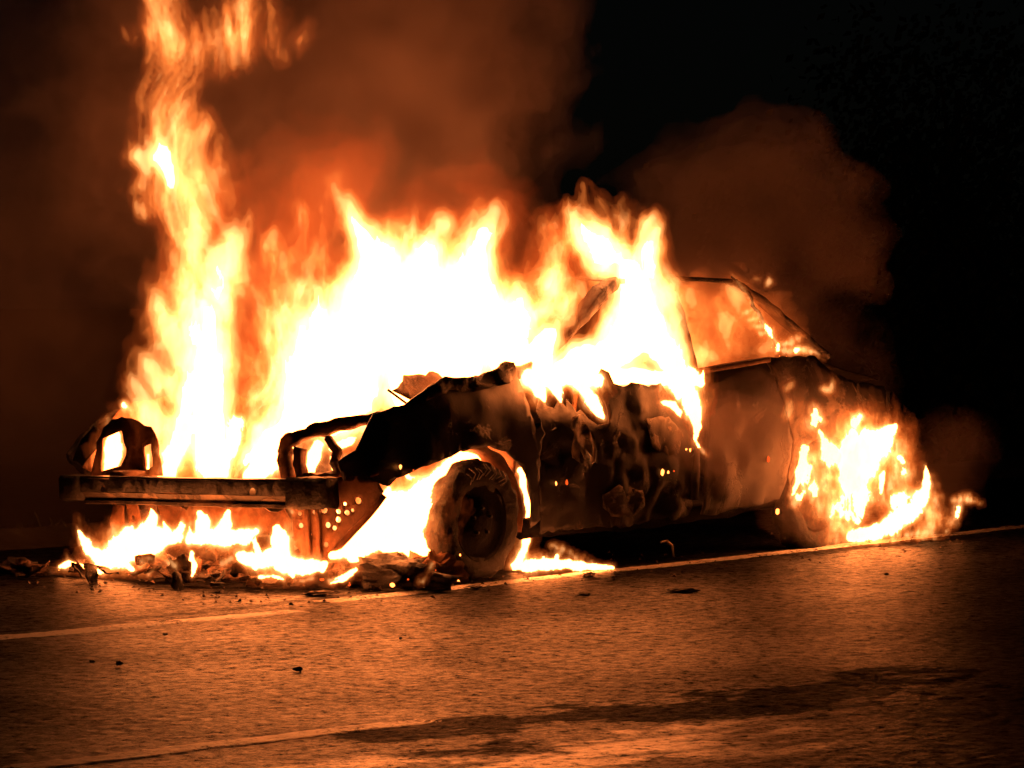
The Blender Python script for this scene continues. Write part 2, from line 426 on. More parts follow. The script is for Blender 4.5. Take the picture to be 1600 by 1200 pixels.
def paint_line(name, a, b, w, seed, fade=0):
    a, b = Vector(a), Vector(b); L = (b - a).length; d = (b - a) / L; n = Vector((-d.y, d.x)); k = int(L / .02); c = max(4, int(w / .014))
    T, S = np.meshgrid(np.arange(k + 1) / k * L, (np.arange(c + 1) / c - .5) * w, indexing='ij')
    S = S + .012 * nfbm((T * 3).astype(np.float32), (S * 0).astype(np.float32), (S * 0 + seed).astype(np.float32), 251, 3)
    x = a.x + d.x * T + n.x * S; y = a.y + d.y * T + n.y * S; z = road_z(x, y) + .003 - fade * .010 * np.clip((T / L - .6) / .4, 0, 1); z[:, 0] -= .005; z[:, -1] -= .005
    i, j = np.meshgrid(np.arange(k), np.arange(c), indexing='ij'); q = (i * (c + 1) + j).ravel()
    big_mesh(name, np.stack([x.ravel(), y.ravel(), z.ravel()], 1), np.stack([q, q + c + 1, q + c + 2, q + 1], 1), MT['paint'], road)
# edge line of the shoulder, in the two runs the photograph shows, and the worn lane line
e0, e1, e2, e3 = road_xy(-300, 1023), road_xy(466, 955), road_xy(500, 941), road_xy(1800, 801)
paint_line('edge_line', e0, e1, .15, 1)
paint_line('edge_line', e2, e3, .13, 2)
l0, l1 = road_xy(-150, 1222), road_xy(930, 1095)
paint_line('lane_line', l0, l1, .14, 3, 1)

# grass along the far verge
def grass_patch():
    rnd = random.Random(5); V = []; Fc = []
    for i in range(2600):
        x = rnd.uniform(-9, 3.5); y = -2.72 - abs(rnd.gauss(0, .5)); h = rnd.uniform(.02, .07) * (1 if rnd.random() < .9 else 1.6)
        z = .0 if y > -3.4 else -.1 + (y + 3.4) * .5
        a = rnd.uniform(0, math.tau); w = rnd.uniform(.002, .004); lean = rnd.uniform(.1, .6) * h; b = rnd.uniform(0, math.tau)
        k = len(V)
        V += [(x - w * math.cos(a), y - w * math.sin(a), z), (x + w * math.cos(a), y + w * math.sin(a), z),
              (x + lean * .4 * math.cos(b), y + lean * .4 * math.sin(b), z + h * .65), (x + lean * math.cos(b), y + lean * math.sin(b), z + h)]
        Fc += [(k, k + 1, k + 2), (k + 1, k + 3, k + 2)]
    o = mesh_obj('grass', V, Fc, MT['grass'], None, False); o.matrix_world = ROAD
    tag(o, 'dry roadside grass on the verge behind the burning car', 'grass', kind='stuff')
grass_patch()

# dark trees standing down the bank
MT['bark'] = speckled('bark', [(.3, (.03, .022, .015)), (.7, (.09, .07, .05))], 6, (.8, 1), .02, 20)
MT['leaf'] = speckled('leaves', [(.3, (.02, .04, .012)), (.7, (.06, .09, .03))], .8, (.5, .8), .0, 12)
def tree(px, depth, height, rad, seed, label):
    b = place(px, 600, depth); base = Vector((b.x, b.y, -2.6))
    t = empty('tree', base); tag(t, label, 'tree', 'trees down the bank')
    rnd = random.Random(seed)
    tr = sweep('trunk', [(0, 0, 0), (.1, .05, height * .35), (-.05, .1, height * .7), (.05, 0, height * .92)], .34, .34, MT['bark'], t, up=(0, 1, 0), n=3, jitter=.03, taper=(1, .25), rnd_sec=True)
    cl = []
    for k in range(16):
        a = rnd.uniform(0, math.tau); hh = height * rnd.uniform(.38, .98); rr = rad * (1.05 - .55 * abs(hh / height - .6)) * rnd.uniform(.4, 1)
        e = Vector((math.cos(a) * rr, math.sin(a) * rr, hh)); cl.append(e)
        sweep('limb', [(0, 0, hh * .75), (e.x * .5, e.y * .5, hh * .88), tuple(e)], .09, .09, MT['bark'], t, up=(.3, .9, .1), taper=(1, .3), rnd_sec=True)
    V = []; Fc = []
    for e in cl:
        s = rad * rnd.uniform(.28, .5)
        for i in range(330):
            d = Vector((rnd.gauss(0, 1), rnd.gauss(0, 1), rnd.gauss(0, .8))) * s * .62; q = e + d
            n = Vector((rnd.gauss(0, 1), rnd.gauss(0, 1), rnd.gauss(0, 1))).normalized(); u = n.orthogonal().normalized() * rnd.uniform(.04, .09); w = n.cross(u) * .6
            k = len(V); V += [q - u, q + w, q + u, q - w]; Fc.append((k, k + 1, k + 2, k + 3))
    mesh_obj('crown', V, Fc, MT['leaf'], t, False)
tree(1490, 47, 7.0, 2.3, 1, 'tall dark leafy tree standing down the bank beside a lower round tree')
tree(1610, 43, 5.2, 2.2, 2, 'lower round dark tree standing down the bank beside a taller tree')
tree(1395, 55, 6.2, 2.4, 3, 'dark leafy tree half hidden behind the drifting smoke')

# ================================================================== the burning car
car = empty('burning_car'); car.matrix_world = M_CAR
tag(car, 'burnt-out saloon car in flames, front stripped to its bare bumper beam', 'car')
def skin(x, z):
    y = .895
    if z < .5: y -= .05 * ((.5 - z) / .35) ** 2
    if z > .65: y -= .06 * ((z - .65) / .35) ** 2
    if x > .2: y -= .10 * ((x - .2) / .75) ** 2
    if x < -3: y -= .10 * ((-3 - x) / .8) ** 2
    return y
def left3(a, b): return (a, skin(a, b), b)
def right3(a, b): return (a, -skin(a, b), b)
def sp(L, y=.88): return [side(px, py, y) for px, py in L]
def fp(L, x): return [face(px, py, x) for px, py in L]
def bent(x0, bow=.0): return lambda a, b: (x0 - bow * a * a, a, b)

# --- side panels facing the road
sheet('front_fender', sp([(546, 723), (555, 751), (585, 750), (613, 761), (625, 748), (637, 744), (657, 730), (690, 717), (725, 702), (760, 697), (788, 706), (809, 727), (822, 755), (829, 790), (832, 826),
      (846, 812), (840, 765), (834, 688), (829, 655), (821, 622), (812, 583), (806, 570), (798, 566), (788, 575), (775, 581), (739, 593), (704, 598), (679, 599), (655, 617), (637, 632), (612, 640), (590, 648), (578, 674), (567, 703)]),
      left3, MT['fender'], car, step=.035, ragged=.005, crumple=.014, cscale=3.5, seed=2)
sheet('torn_fender_lip', sp([(679, 599), (705, 592), (740, 589), (776, 578), (797, 564), (806, 570), (812, 590), (790, 597), (756, 606), (720, 612), (690, 618), (664, 625)]),
      lambda a, b: (a, skin(a, b) + .014, b), MT['scorched'], car, step=.03, ragged=.008, crumple=.03, cscale=8, seed=4)
sheet('front_door', sp([(838, 640), (846, 618), (856, 634), (866, 640), (876, 626), (884, 640), (893, 622), (902, 646), (912, 640), (922, 652), (930, 664), (942, 662), (943, 640), (939, 606), (940, 588), (945, 577), (952, 582), (957, 599), (980, 600), (1000, 597),
      (1036, 598), (1042, 620), (1052, 640), (1070, 652), (1078, 700), (1083, 745), (1084, 790), (1082, 806), (1020, 816), (960, 824), (900, 826), (850, 834), (842, 760), (838, 690)]),
      left3, MT['soot'], car, holes=[sp([(913, 670), (920, 680), (928, 700), (929, 720), (922, 724), (915, 705)]), sp([(851, 662), (856, 660), (860, 668), (854, 672)]), sp([(905, 735), (909, 734), (910, 741), (906, 742)])],
      step=.035, ragged=.01, crumple=.028, cscale=6, seed=5)
sheet('peeling_door_skin', sp([(884, 652), (898, 648), (910, 664), (916, 690), (912, 712), (906, 700), (902, 716), (895, 704), (892, 722), (886, 716), (884, 690), (880, 668)]),
      lambda a, b: (a, skin(a, b) + .02, b), MT['scorched'], car, step=.025, ragged=.008, crumple=.025, cscale=9, seed=6)
sheet('rear_door', sp([(1100, 579), (1150, 571), (1204, 562), (1214, 600), (1224, 640), (1231, 690), (1228, 748), (1220, 778), (1160, 794), (1098, 806), (1096, 690)]), left3, MT['door'], car, step=.04, ragged=.006, crumple=.02, cscale=4, seed=7)
sheet('quarter_panel', sp([(1206, 562), (1240, 557), (1283, 556), (1300, 576), (1338, 598), (1388, 603), (1392, 650), (1396, 700), (1394, 760), (1356, 775), (1347, 735), (1330, 702), (1305, 684), (1280, 680), (1257, 694), (1241, 722), (1233, 760), (1228, 745), (1234, 690), (1226, 640), (1216, 600)]),
      left3, MT['scorched'], car, step=.04, ragged=.005, crumple=.016, cscale=4, seed=8)
a, b = side(836, 832), side(1230, 790)
sweep('sill', [(a[0], .77, a[1] + .02), ((a[0] + b[0]) / 2, .79, .21), (b[0], .77, b[1] + .03)], .08, .09, MT['black'], car, n=8, jitter=.02, seed=3)
for q, L in enumerate([[(938, 772), (960, 757), (1000, 766), (1003, 790), (985, 806), (955, 808), (940, 792)], [(1000, 655), (1040, 650), (1062, 680), (1050, 712), (1015, 700)]]):
    sheet('flaked_paint', sp(L), lambda a, b: (a, skin(a, b) + .008 + (.012 if b < .35 else 0), b), MT['scorched'], car, step=.03, ragged=.008, crumple=.012, cscale=9, seed=20 + q, solid=.003)
# --- far side of the body
sheet('front_fender', [(.85, .50), (.62, .38), (.40, .35), (.36, .5), (.2, .61), (-.05, .63), (-.27, .55), (-.36, .35), (-.44, .25), (-.40, .8), (-.2, .86), (.2, .82), (.55, .76)], right3, MT['rust'], car, step=.06, ragged=.01, crumple=.03, seed=9)
sheet('front_door', [(-.46, .24), (-.45, .9), (-.9, .9), (-1.6, .92), (-1.62, .24)], right3, MT['soot'], car, step=.07, ragged=.008, crumple=.02, seed=10)
sheet('rear_door', [(-1.66, .24), (-1.66, .92), (-2.42, .96), (-2.5, .6), (-2.42, .24)], right3, MT['soot'], car, step=.07, ragged=.006, crumple=.015, seed=11)
sheet('quarter_panel', [(-2.46, .97), (-2.95, .98), (-3.6, .84), (-3.68, .4), (-3.2, .3), (-3.12, .5), (-2.9, .62), (-2.65, .61), (-2.48, .5)], right3, MT['soot'], car, step=.06, ragged=.006, crumple=.015, seed=12)
# --- roof, pillars, boot, floor
def roof3(a, b): return (a, b, 1.375 - .30 * max(0, min(1, (a + 1.75) / .4)) ** 1.5 * max(0, min(1, (.35 - b) / .8)) + .03 * (1 - (b / .6) ** 2) + .012 * (1 - ((a + 1.92) / .55) ** 2))
sheet('roof', [(-1.36, -.5), (-1.34, 0), (-1.36, .52), (-1.42, .6), (-1.9, .61), (-2.44, .59), (-2.48, .3), (-2.48, -.3), (-2.44, -.59), (-1.9, -.61), (-1.42, -.6)], roof3, MT['soot'], car, step=.07, ragged=.006, crumple=.015, cscale=3, seed=13)
for s in (1, -1):
    dz = 0 if s > 0 else -.30
    sweep('windscreen_pillar', [(-.36, s * .83, .93 + dz * .2), (-.9, s * .72, 1.15 + dz * .7), (-1.20, s * .645, 1.285 + dz), (-1.40, s * .60, 1.372 + dz)], .085, .055, MT['soot'], car, n=5, jitter=.016, seed=2 + s)
    sweep('middle_pillar', [(-1.70, s * .86, .3), (-1.70, s * .86, .92), (-1.78, s * .72, 1.2), (-1.80, s * .62, 1.37)], .08, .05, MT['soot'], car, up=(1, 0, 0), n=5, jitter=.008, seed=5 + s)
    sweep('rear_pillar', [(-2.42, s * .60, 1.375), (-2.62, s * .68, 1.26), (-2.82, s * .76, 1.10), (-2.98, s * .80, .985)], .10, .03, MT['scorched'], car, n=5, jitter=.008, seed=8 + s)
    sweep('roof_rail', [(-1.38, s * .605, 1.375 + dz), (-1.9, s * .62, 1.392), (-2.45, s * .605, 1.378)], .03, .022, MT['scorched'], car, n=5, jitter=.006, seed=11 + s)
sweep('belt_rail', [(*side(1098, 580), 0)[:1] + (.862,) + (side(1098, 580)[1],), (side(1206, 562)[0], .855, side(1206, 562)[1])], .04, .03, MT['rust'], car, n=6, jitter=.004)
sheet('boot_lid', [(-2.98, -.72), (-3.0, .72), (-3.6, .72), (-3.68, .4), (-3.70, -.4), (-3.6, -.72)], lambda a, b: (a, b, .985 + (a + 2.98) * .2 - .03 * b * b), MT['scorched'], car, step=.06, ragged=.006, crumple=.02, cscale=3, seed=14)
sheet('tail_panel', [(-.74, .42), (-.76, .8), (0, .84), (.76, .8), (.74, .42)], lambda a, b: (-3.70 + .03 * a * a, a, b), MT['soot'], car, step=.07, crumple=.015, seed=15)
sheet('rear_bumper', [(-.82, .3), (-.82, .52), (0, .54), (.82, .52), (.82, .3)], lambda a, b: (-3.80 + .10 * a * a, a, b), MT['char'], car, step=.06, ragged=.01, crumple=.03, seed=16)
sheet('floor_pan', [(.85, -.5), (.85, .5), (.4, .55), (-.4, .6), (-.45, .8), (-2.5, .8), (-2.55, .6), (-3.6, .65), (-3.6, -.65), (-2.55, -.6), (-2.5, -.8), (-.45, -.8), (-.4, -.6), (.4, -.55)],
      lambda a, b: (a, b, .22), MT['soot'], car, step=.12, crumple=.02, cscale=2, seed=17)
sheet('firewall', [(-.8, .24), (-.82, .86), (0, .92), (.82, .86), (.8, .24)], lambda a, b: (-.38, a, b), MT['rust'], car, step=.08, crumple=.02, seed=18)
for s in (1, -1):
    seat = sweep('seat_frame', [(-1.1, s * .38 - .2, .42), (-1.55, s * .38 - .2, .4), (-1.72, s * .38 - .2, 1.02), (-1.72, s * .38 + .2, 1.02), (-1.55, s * .38 + .2, .4), (-1.1, s * .38 + .2, .42)], .03, .03, MT['rust'], car, up=(.2, .3, .9), n=2, rnd_sec=True)
sheet('bonnet_remnant', sp([(608, 611), (625, 601), (640, 588), (690, 584), (698, 600), (668, 612), (640, 634)], .62), lambda a, b: (a, .62 - (b - .9) * .8, b), MT['rust'], car, step=.03, ragged=.01, crumple=.02, seed=19)
sweep('hinge_rod', [(*side(606, 609, .7), 0)[:1] + (.7, side(606, 609, .7)[1]), (side(640, 634, .75)[0], .75, side(640, 634, .75)[1])], .012, .012, MT['soot'], car, rnd_sec=True)

# --- stripped front end
BX = .98
def beam3(dx=0.0): return lambda a, b: (BX + dx - .05 * a * a, a, b)
yl, zl = face(500, 772, BX); yr, zr = face(92, 763, BX)
def beam_z(a): return zr + (zl - zr) * (a - yr) / (yl - yr)
h1, h2 = face(393, 769, BX), face(157, 764, BX)
def zz(f): return lambda a, b: f(a, b + beam_z(a))
bb = sheet('bumper_beam', [(yr, -.012), (yr + .02, .045), (0, .055), (yl - .03, .055), (yl, .03), (yl, -.012), (0, -.012)], zz(beam3()), MT['char'], car,
      holes=[circle(h1[0], h1[1] - beam_z(h1[0]), .020), circle(h2[0], h2[1] - beam_z(h2[0]), .015)], step=.05, ragged=.001, crumple=.004, cscale=4, solid=.004, seed=30)  # dark material paints in the shade on the beam's front face
def beam_strip(name, prof, y0, y1, m, n=26):
    V = []; Fc = []; k = len(prof)
    for i in range(n + 1):
        a = y0 + (y1 - y0) * i / n
        for dx, z in prof:
            q = Vector((BX + dx - .05 * a * a, a, beam_z(a) + z)); q += Vector((fbm(q, 5), 0, fbm(q + Vector((3, 3, 3)), 5))) * .004; V.append(q)
    for i in range(n):
        for j in range(k - 1):
            Fc.append((i * k + j, i * k + j + 1, (i + 1) * k + j + 1, (i + 1) * k + j))
    return mesh_obj(name, V, Fc, m, bb, False, .004)
beam_strip('top_flange', [(-.07, .058), (-.003, .058), (.0, .050)], yr + .02, yl - .02, MT['bare'])
beam_strip('lower_channel', [(.0, -.013), (-.012, -.022), (-.04, -.050), (-.022, -.055), (-.02, -.066), (-.06, -.070)], yr + .12, yl - .05, MT['scorched'])  # paler material paints in the ground-fire light on this lower face
sweep('end_block', [(BX - .035, yl - .20, beam_z(.6)), (BX - .05, yl - .1, beam_z(.7)), (BX - .07, yl + .012, beam_z(.8))], .10, .135, MT['char'], bb, n=3, jitter=.012, seed=4)
sweep('end_block', [(BX - .06, yr - .01, beam_z(-.8)), (BX - .05, yr + .12, beam_z(-.7))], .09, .115, MT['char'], bb, n=3, jitter=.01, seed=5)
for s in (1, -1):
    sweep('chassis_rail', [(.92, s * .52, .43), (.4, s * .52, .44), (-.3, s * .5, .38)], .10, .12, MT['rust'], car, n=6, jitter=.01, seed=6 + s)
hp = [(469, 802, 4), (471, 821, 4.5), (507, 796, 6), (529, 799, 4.5), (542, 801, 4.5), (528, 812, 5), (512, 820, 5), (522, 825, 4), (492, 800, 4), (559, 782, 5.5), (539, 787, 3), (510, 851, 4.5), (486, 835, 3), (550, 797, 3)]
def hole_at(px, py, r, x):
    y, z = face(px, py, x); return circle(y, z, r * .0033, 8, .85)
sheet('perforated_bracket', fp([(456, 792), (476, 786), (494, 770), (505, 748), (560, 744), (592, 752), (600, 768), (566, 808), (528, 846), (507, 874), (482, 874), (462, 852)], .84), bent(.84, 0), MT['rust'], car,
      holes=[hole_at(px, py, r, .84) for px, py, r in hp], step=.025, ragged=.003, crumple=.006, seed=31, solid=.004)
for px in (480, 496):
    p0, p1 = on_car(px, 790, 0, .855), on_car(px + 4, 872, 0, .855)
    sweep('bracket_flange', [p0, p1], .022, .02, MT['rust'], car, up=(1, 0, 0), n=4, jitter=.004, seed=px)
p = [on_car(452, 752, 0, .80), on_car(446, 720, 0, .80), on_car(447, 692, 0, .79), on_car(470, 680, 0, .77), on_car(505, 671, 0, .73), on_car(550, 661, 0, .68), on_car(605, 650, 0, .60)]
sweep('headlamp_frame', p, .05, .052, MT['rust'], car, up=(1, 0, 0), n=4, jitter=.018, seed=3)
p = [on_car(474, 750, 0, .79), on_car(466, 725, 0, .79), on_car(470, 700, 0, .78)]
sweep('headlamp_bracket', p, .05, .05, MT['rust'], car, up=(1, 0, 0), n=4, jitter=.012, seed=8)
p = [on_car(512, 684, 0, .72), on_car(526, 706, 0, .73), on_car(522, 722, 0, .74), on_car(530, 745, 0, .76)]
sweep('headlamp_bracket', p, .035, .03, MT['rust'], car, up=(1, 0, 0), n=4, jitter=.012, seed=9)
p = [on_car(470, 748, 0, .78), on_car(510, 744, 0, .78), on_car(560, 742, 0, .74), on_car(590, 735, 0, .68)]
sweep('headlamp_bracket', p, .04, .045, MT['rust'], car, up=(1, 0, 0), n=4, jitter=.014, seed=10)
sweep('inner_wing_edge', [on_car(508, 872, 0, .80), on_car(550, 832, 0, .74), on_car(600, 774, 0, .66)], .03, .024, MT['rust'], car, up=(1, 0, 0), n=4, jitter=.006, seed=11)
sheet('headlamp_housing', fp([(150, 690), (160, 668), (175, 656), (205, 655), (232, 668), (246, 690), (252, 746), (150, 747), (140, 742), (148, 715)], .76), bent(.76), MT['rust'], car,
      holes=[fp([(160, 684), (190, 674), (196, 700), (189, 729), (159, 736)], .76), fp([(225, 700), (236, 696), (238, 730), (228, 736)], .76)], step=.03, ragged=.006, crumple=.02, seed=32)
p = [on_car(140, 742, 0, .70), on_car(112, 722, 0, .66), on_car(107, 710, 0, .62), on_car(122, 690, 0, .58), on_car(150, 662, 0, .52), on_car(190, 640, 0, .40)]
sweep('wing_edge', p, .025, .016, MT['scorched'], car, up=(1, 0, 0), n=4, jitter=.008, seed=12)
sheet('wing_liner', fp([(112, 720), (125, 692), (152, 664), (160, 672), (148, 700), (140, 742), (124, 738)], .62), bent(.62), MT['soot'], car, step=.03, ragged=.006, crumple=.02, seed=33)
for q, L in enumerate([[(172, 788), (190, 787), (192, 836), (174, 838)], [(198, 788), (214, 788), (216, 834), (199, 836)]]):
    sheet('radiator_support', fp(L, .82), bent(.82), MT['rust'], car, step=.03, ragged=.006, crumple=.022, seed=34 + q,
          holes=[circle(*face(205, 812, .82), .012, 8)] if q == 1 else ())
sheet('radiator_core', fp([(250, 788), (450, 796), (455, 838), (250, 834)], .72), bent(.72), MT['rust'], car, step=.05, ragged=.012, crumple=.03, cscale=9, seed=39)
lump('engine_block', MT['char'], car, (.28, .26, .2), 3, .25, 4, .15, loc=(.22, -.05, .46))
# --- wheels: tyres burnt down to the carcass
def lathe_y(name, prof, m, parent, c, seg=48, rough=0.0, seed=0, sag=0.0):
    V = []; Fc = []; k = len(prof)
    for i in range(seg):
        a = i * math.tau / seg
        for r, y in prof:
            q = Vector((r * math.cos(a), y, r * math.sin(a)))
            if rough:
                n = fbm(q + Vector((seed, 0, 0)), 9, 4); rr = 1 + rough * n * 3; q = Vector((q.x * rr, q.y * (1 + rough * 3 * fbm(q + Vector((0, seed, 0)), 11, 3)), q.z * rr))
            if sag and q.z < -.2: q.z = max(q.z, -.27); q.x *= 1.06
            V.append(q + Vector(c))
    for i in range(seg):
        for j in range(k - 1):
            b = ((i + 1) % seg) * k; Fc.append((i * k + j, b + j, b + j + 1, i * k + j + 1))
    return mesh_obj(name, V, Fc, m, parent)
def wheel(cx, cy_, s):
    w = empty('wheel'); w.parent = car; w.location = (cx, cy_, .27)
    o = s
    lathe_y('tyre', [(.175, -.07 * o), (.21, -.075 * o), (.255, -.07 * o), (.270, -.045 * o), (.274, .02 * o), (.264, .055 * o), (.238, .07 * o), (.20, .066 * o), (.172, .05 * o)], MT['tyre'], w, (0, 0, 0), 96, .04, cx, 1)
    lathe_y('rim', [(.172, -.08 * o), (.168, -.02 * o), (.178, .05 * o), (.184, .06 * o), (.168, .045 * o), (.15, .03 * o), (.11, .035 * o), (.08, .05 * o)], MT['black'], w, (0, 0, 0), 48, .008, cx + 2)
    lathe_y('hub', [(.082, .05 * o), (.05, .058 * o), (.03, .066 * o), (.0, .062 * o)], MT['black'], w, (0, 0, 0), 24)
    for k in range(5):
        a = k * math.tau / 5 + .3
        sweep('wheel_nut', [(.062 * math.cos(a), .05 * o, .062 * math.sin(a)), (.062 * math.cos(a), .07 * o, .062 * math.sin(a))], .016, .016, MT['soot'], w, up=(1, 0, 0), rnd_sec=True)
    return w
fw = wheel(-.03, .825, 1); wheel(0, -.80, -1); rw = wheel(-2.8, .825, 1); wheel(-2.8, -.80, -1)
# frayed steel belts at the top of the front tyre
rnd = random.Random(4)
for k in range(11):
    a = math.radians(62 + k * 6.5 + rnd.uniform(-2, 2)); r0 = .205 + rnd.uniform(-.01, .01); r1 = .265 + rnd.uniform(-.02, .005)
    sweep('belt_wire', [(r0 * math.cos(a), .07, r0 * math.sin(a)), ((r0 + r1) / 2 * math.cos(a + .05), .082 + rnd.uniform(0, .01), (r0 + r1) / 2 * math.sin(a + .05)), (r1 * math.cos(a), .07, r1 * math.sin(a))], .005, .005, MT['wire'], fw, up=(0, 1, .2), n=3, rnd_sec=True)
# inner wheel arches
def arch(cx, s, a0, a1, y0, y1, r, m):
    V = []; Fc = []; n = 20
    for i in range(n + 1):
        a = math.radians(a0 + (a1 - a0) * i / n)
        for y in (y0, (y0 + y1) / 2, y1):
            q = Vector((cx + r * math.cos(a), s * y, .27 + r * math.sin(a))); q += Vector((fbm(q, 7), fbm(q + Vector((4, 0, 0)), 7) * .5, fbm(q + Vector((0, 4, 0)), 7))) * .012; V.append(q)
    for i in range(n):
        for j in range(2): Fc.append((i * 3 + j, i * 3 + j + 1, i * 3 + j + 4, i * 3 + j + 3))
    mesh_obj('wheel_arch', V, Fc, m, car, True, .004)
arch(0, 1, 75, 190, .55, .875, .345, MT['rust']); arch(0, -1, 20, 190, .55, .85, .345, MT['rust'])
arch(-2.8, 1, 25, 160, .55, .872, .345, MT['soot']); arch(-2.8, -1, 10, 170, .55, .85, .345, MT['soot'])
# --- glowing bits: molten trim on the rear pillar, embers on the doors
def px_path(L, y): return [on_car(a, b, 1, y) for a, b in L]
sweep('pillar_trim', px_path([(1147, 432), (1158, 445), (1170, 462), (1180, 480), (1192, 500), (1204, 520), (1216, 538), (1226, 550)], .74), .022, .014, MT['char'], car, up=(0, 1, 0), n=6, jitter=.016, seed=1, taper=(.6, 1.2))
for i, (px, py, r) in enumerate([(848, 668, 4), (860, 665, 3), (869, 755, 3.5), (886, 754, 4), (1035, 738, 5), (1044, 738, 2.5), (1053, 736, 5), (1072, 702, 4.5), (1078, 703, 3.5), (1200, 718, 4.5), (1223, 799, 5), (631, 730, 3), (649, 735, 4), (719, 867, 3.5)]):
    q = on_car(px, py, 1, .905 if not 700 < px < 760 else .90); q.y = skin(q.x, q.z) + .012 if not 700 < px < 760 else .90
    k = r * .0016 * (.45 + 1.1 * ((i * 37) % 17) / 17)
    lump('ember', EMBER if i % 3 else DULL, car, (k, k, k * (1 + 1.6 * ((i * 13) % 7) / 7)), i + 2, .4, 1, loc=q)
sweep('hanging_wire', [on_car(1032, 848, 1, .86), on_car(1042, 845, 1, .88), on_car(1050, 852, 1, .88), on_car(1052, 868, 1, .87)], .012, .012, MT['wire'], car, up=(0, 1, 0), n=3, rnd_sec=True)

# ================================================================== debris on the ground
def gpt(px, py): return ground(px, py)
def heap(px, py, size, seed, label, cat='debris', m='rubble', rough=.4, spike=.3, sub=4, name='debris_lump', embers=0):
    g = gpt(px, py); o = lump(name, MT[m], None, size, seed, rough * 1.3, sub, spike * 1.4)
    o.location = (g.x, g.y + size[1] * .6, size[2] * .55); o.rotation_euler = (0, 0, CAR_YAW + random.Random(seed).uniform(-.4, .4) + math.pi / 2)
    tag(o, label, cat)
    rnd = random.Random(seed)
    for k in range(embers):
        a = rnd.uniform(math.pi, math.tau); zz_ = rnd.uniform(-.35, .6); r = rnd.uniform(.003, .0085) * rnd.uniform(.6, 1.2)
        v = Vector((math.cos(a), math.sin(a), zz_)).normalized(); off = Vector((seed * 7.3, seed * 2.1, seed * 4.7))
        rr = 1 + rough * 1.3 * fbm(v + off, 1.6, 5) + spike * 1.4 * abs(fbm(v + off * 2, 4, 3))
        lump('ember', EMBER if rnd.random() < .4 else DULL, o, (r * 1.3, r * 1.3, r), k + seed, .5, 1, loc=(v.x * size[0] * rr, v.y * size[1] * rr, v.z * size[2] * rr))
    return o
heap(600, 918, (.33, .14, .085), 1, 'big lumpy black slab of melted bumper in front of the front wheel', m='char', rough=.3, spike=.5, embers=9)
heap(255, 893, (.20, .11, .17), 2, 'humped charred lump with red glowing rim below the bumper beam', embers=12)
heap(345, 902, (.20, .12, .19), 3, 'tangled black heap of burnt plastic below the middle of the bumper beam', rough=.6, spike=.8, embers=16)
heap(415, 908, (.16, .10, .12), 4, 'low crumbling charred pile beside a bright ground flame', rough=.6, spike=.6, embers=10)
heap(490, 916, (.17, .09, .10), 5, 'low black ember-strewn crust below the perforated bracket', rough=.6, spike=.6, embers=16)
heap(180, 893, (.17, .09, .11), 6, 'flat charred scrap sloping under the flames at the verge end of the bumper', m='scorched', rough=.35, spike=.2, embers=6)
heap(30, 897, (.16, .07, .035), 7, 'low black clod lying clear of the fire by the grass verge', rough=.5, spike=.5, embers=1)
heap(120, 895, (.12, .06, .03), 8, 'thin black crust edged by the first little flames', rough=.5, spike=.5, embers=5)
heap(672, 912, (.11, .08, .07), 9, 'heap of glowing red cinders against the front tyre', m='rust', rough=.6, spike=.9, embers=26)
heap(300, 905, (.24, .06, .05), 10, 'long flat strip of burnt trim along the fire', rough=.5, spike=.5, embers=8)
def crumpled(px, py, w, h, seed, label, m, lift, tilt):
    g = gpt(px, py)
    o = sheet('crumpled_panel', [(-w, -h), (w * .8, -h * .9), (w, h * .3), (w * .5, h), (-w * .4, h * .8), (-w, h * .2)], lambda a, b: (a, b, .12 * math.sin(a * 9 + seed) * w), MT[m], None, step=.03, ragged=.012, crumple=.06, cscale=9, seed=seed)
    o.location = (g.x, g.y + .05, lift); o.rotation_euler = tilt; tag(o, label, 'debris')
crumpled(385, 890, .13, .08, 3, 'curled scorched sheet standing in the black heap', 'scorched', .09, (1.0, .3, .4))
crumpled(150, 880, .12, .07, 5, 'pale bent strip of trim leaning in the flames', 'ash', .07, (.9, -.3, .2))
crumpled(640, 897, .10, .06, 8, 'rusty torn liner leaning on the front tyre', 'rust', .08, (.8, .6, .9))
def shards():
    rnd = random.Random(31)
    for k in range(34):
        yy = rnd.uniform(-.78, .62); xx = rnd.uniform(.86, 1.22); u = (yy + .1) / .5
        top = .17 * math.exp(-u * u) + .05
        w, h = rnd.uniform(.04, .12), rnd.uniform(.025, .06)
        n = rnd.randint(5, 8); out = []
        for i in range(n):
            a = i * math.tau / n; r = rnd.uniform(.55, 1.1); out.append((w * r * math.cos(a), h * r * math.sin(a)))
        bend = rnd.uniform(-3, 3)
        mk = rnd.choice(['rubble', 'rubble', 'char', 'rust', 'scorched'])
        o = sheet('charred_shard', out, lambda a, b: (a, b, bend * a * a), MT[mk], None, step=.02, ragged=.006, crumple=.03, cscale=14, seed=100 + k, solid=.006)
        p = M_CAR @ Vector((xx, yy, .03 + top * rnd.uniform(.1, .85) * (1.25 - xx) / .35)); o.location = p
        rx = rnd.uniform(-.9, 1.3); o.rotation_euler = (rx, rnd.uniform(-.7, .7), rnd.uniform(0, math.tau))
        what = {'rubble': 'ashy grey', 'char': 'coal-black', 'rust': 'rust-red', 'scorched': 'scorched steel'}[mk]
        pose = 'standing up' if abs(rx) > .6 else 'lying flat'
        spot = 'under the verge end of the bumper beam' if yy < -.33 else ('under the middle of the bumper beam' if yy < .15 else 'beside the perforated bracket')
        tag(o, f'{what} shard {pose} in the heap {spot}', 'debris', f'{what} shards {pose} {spot}')
shards()
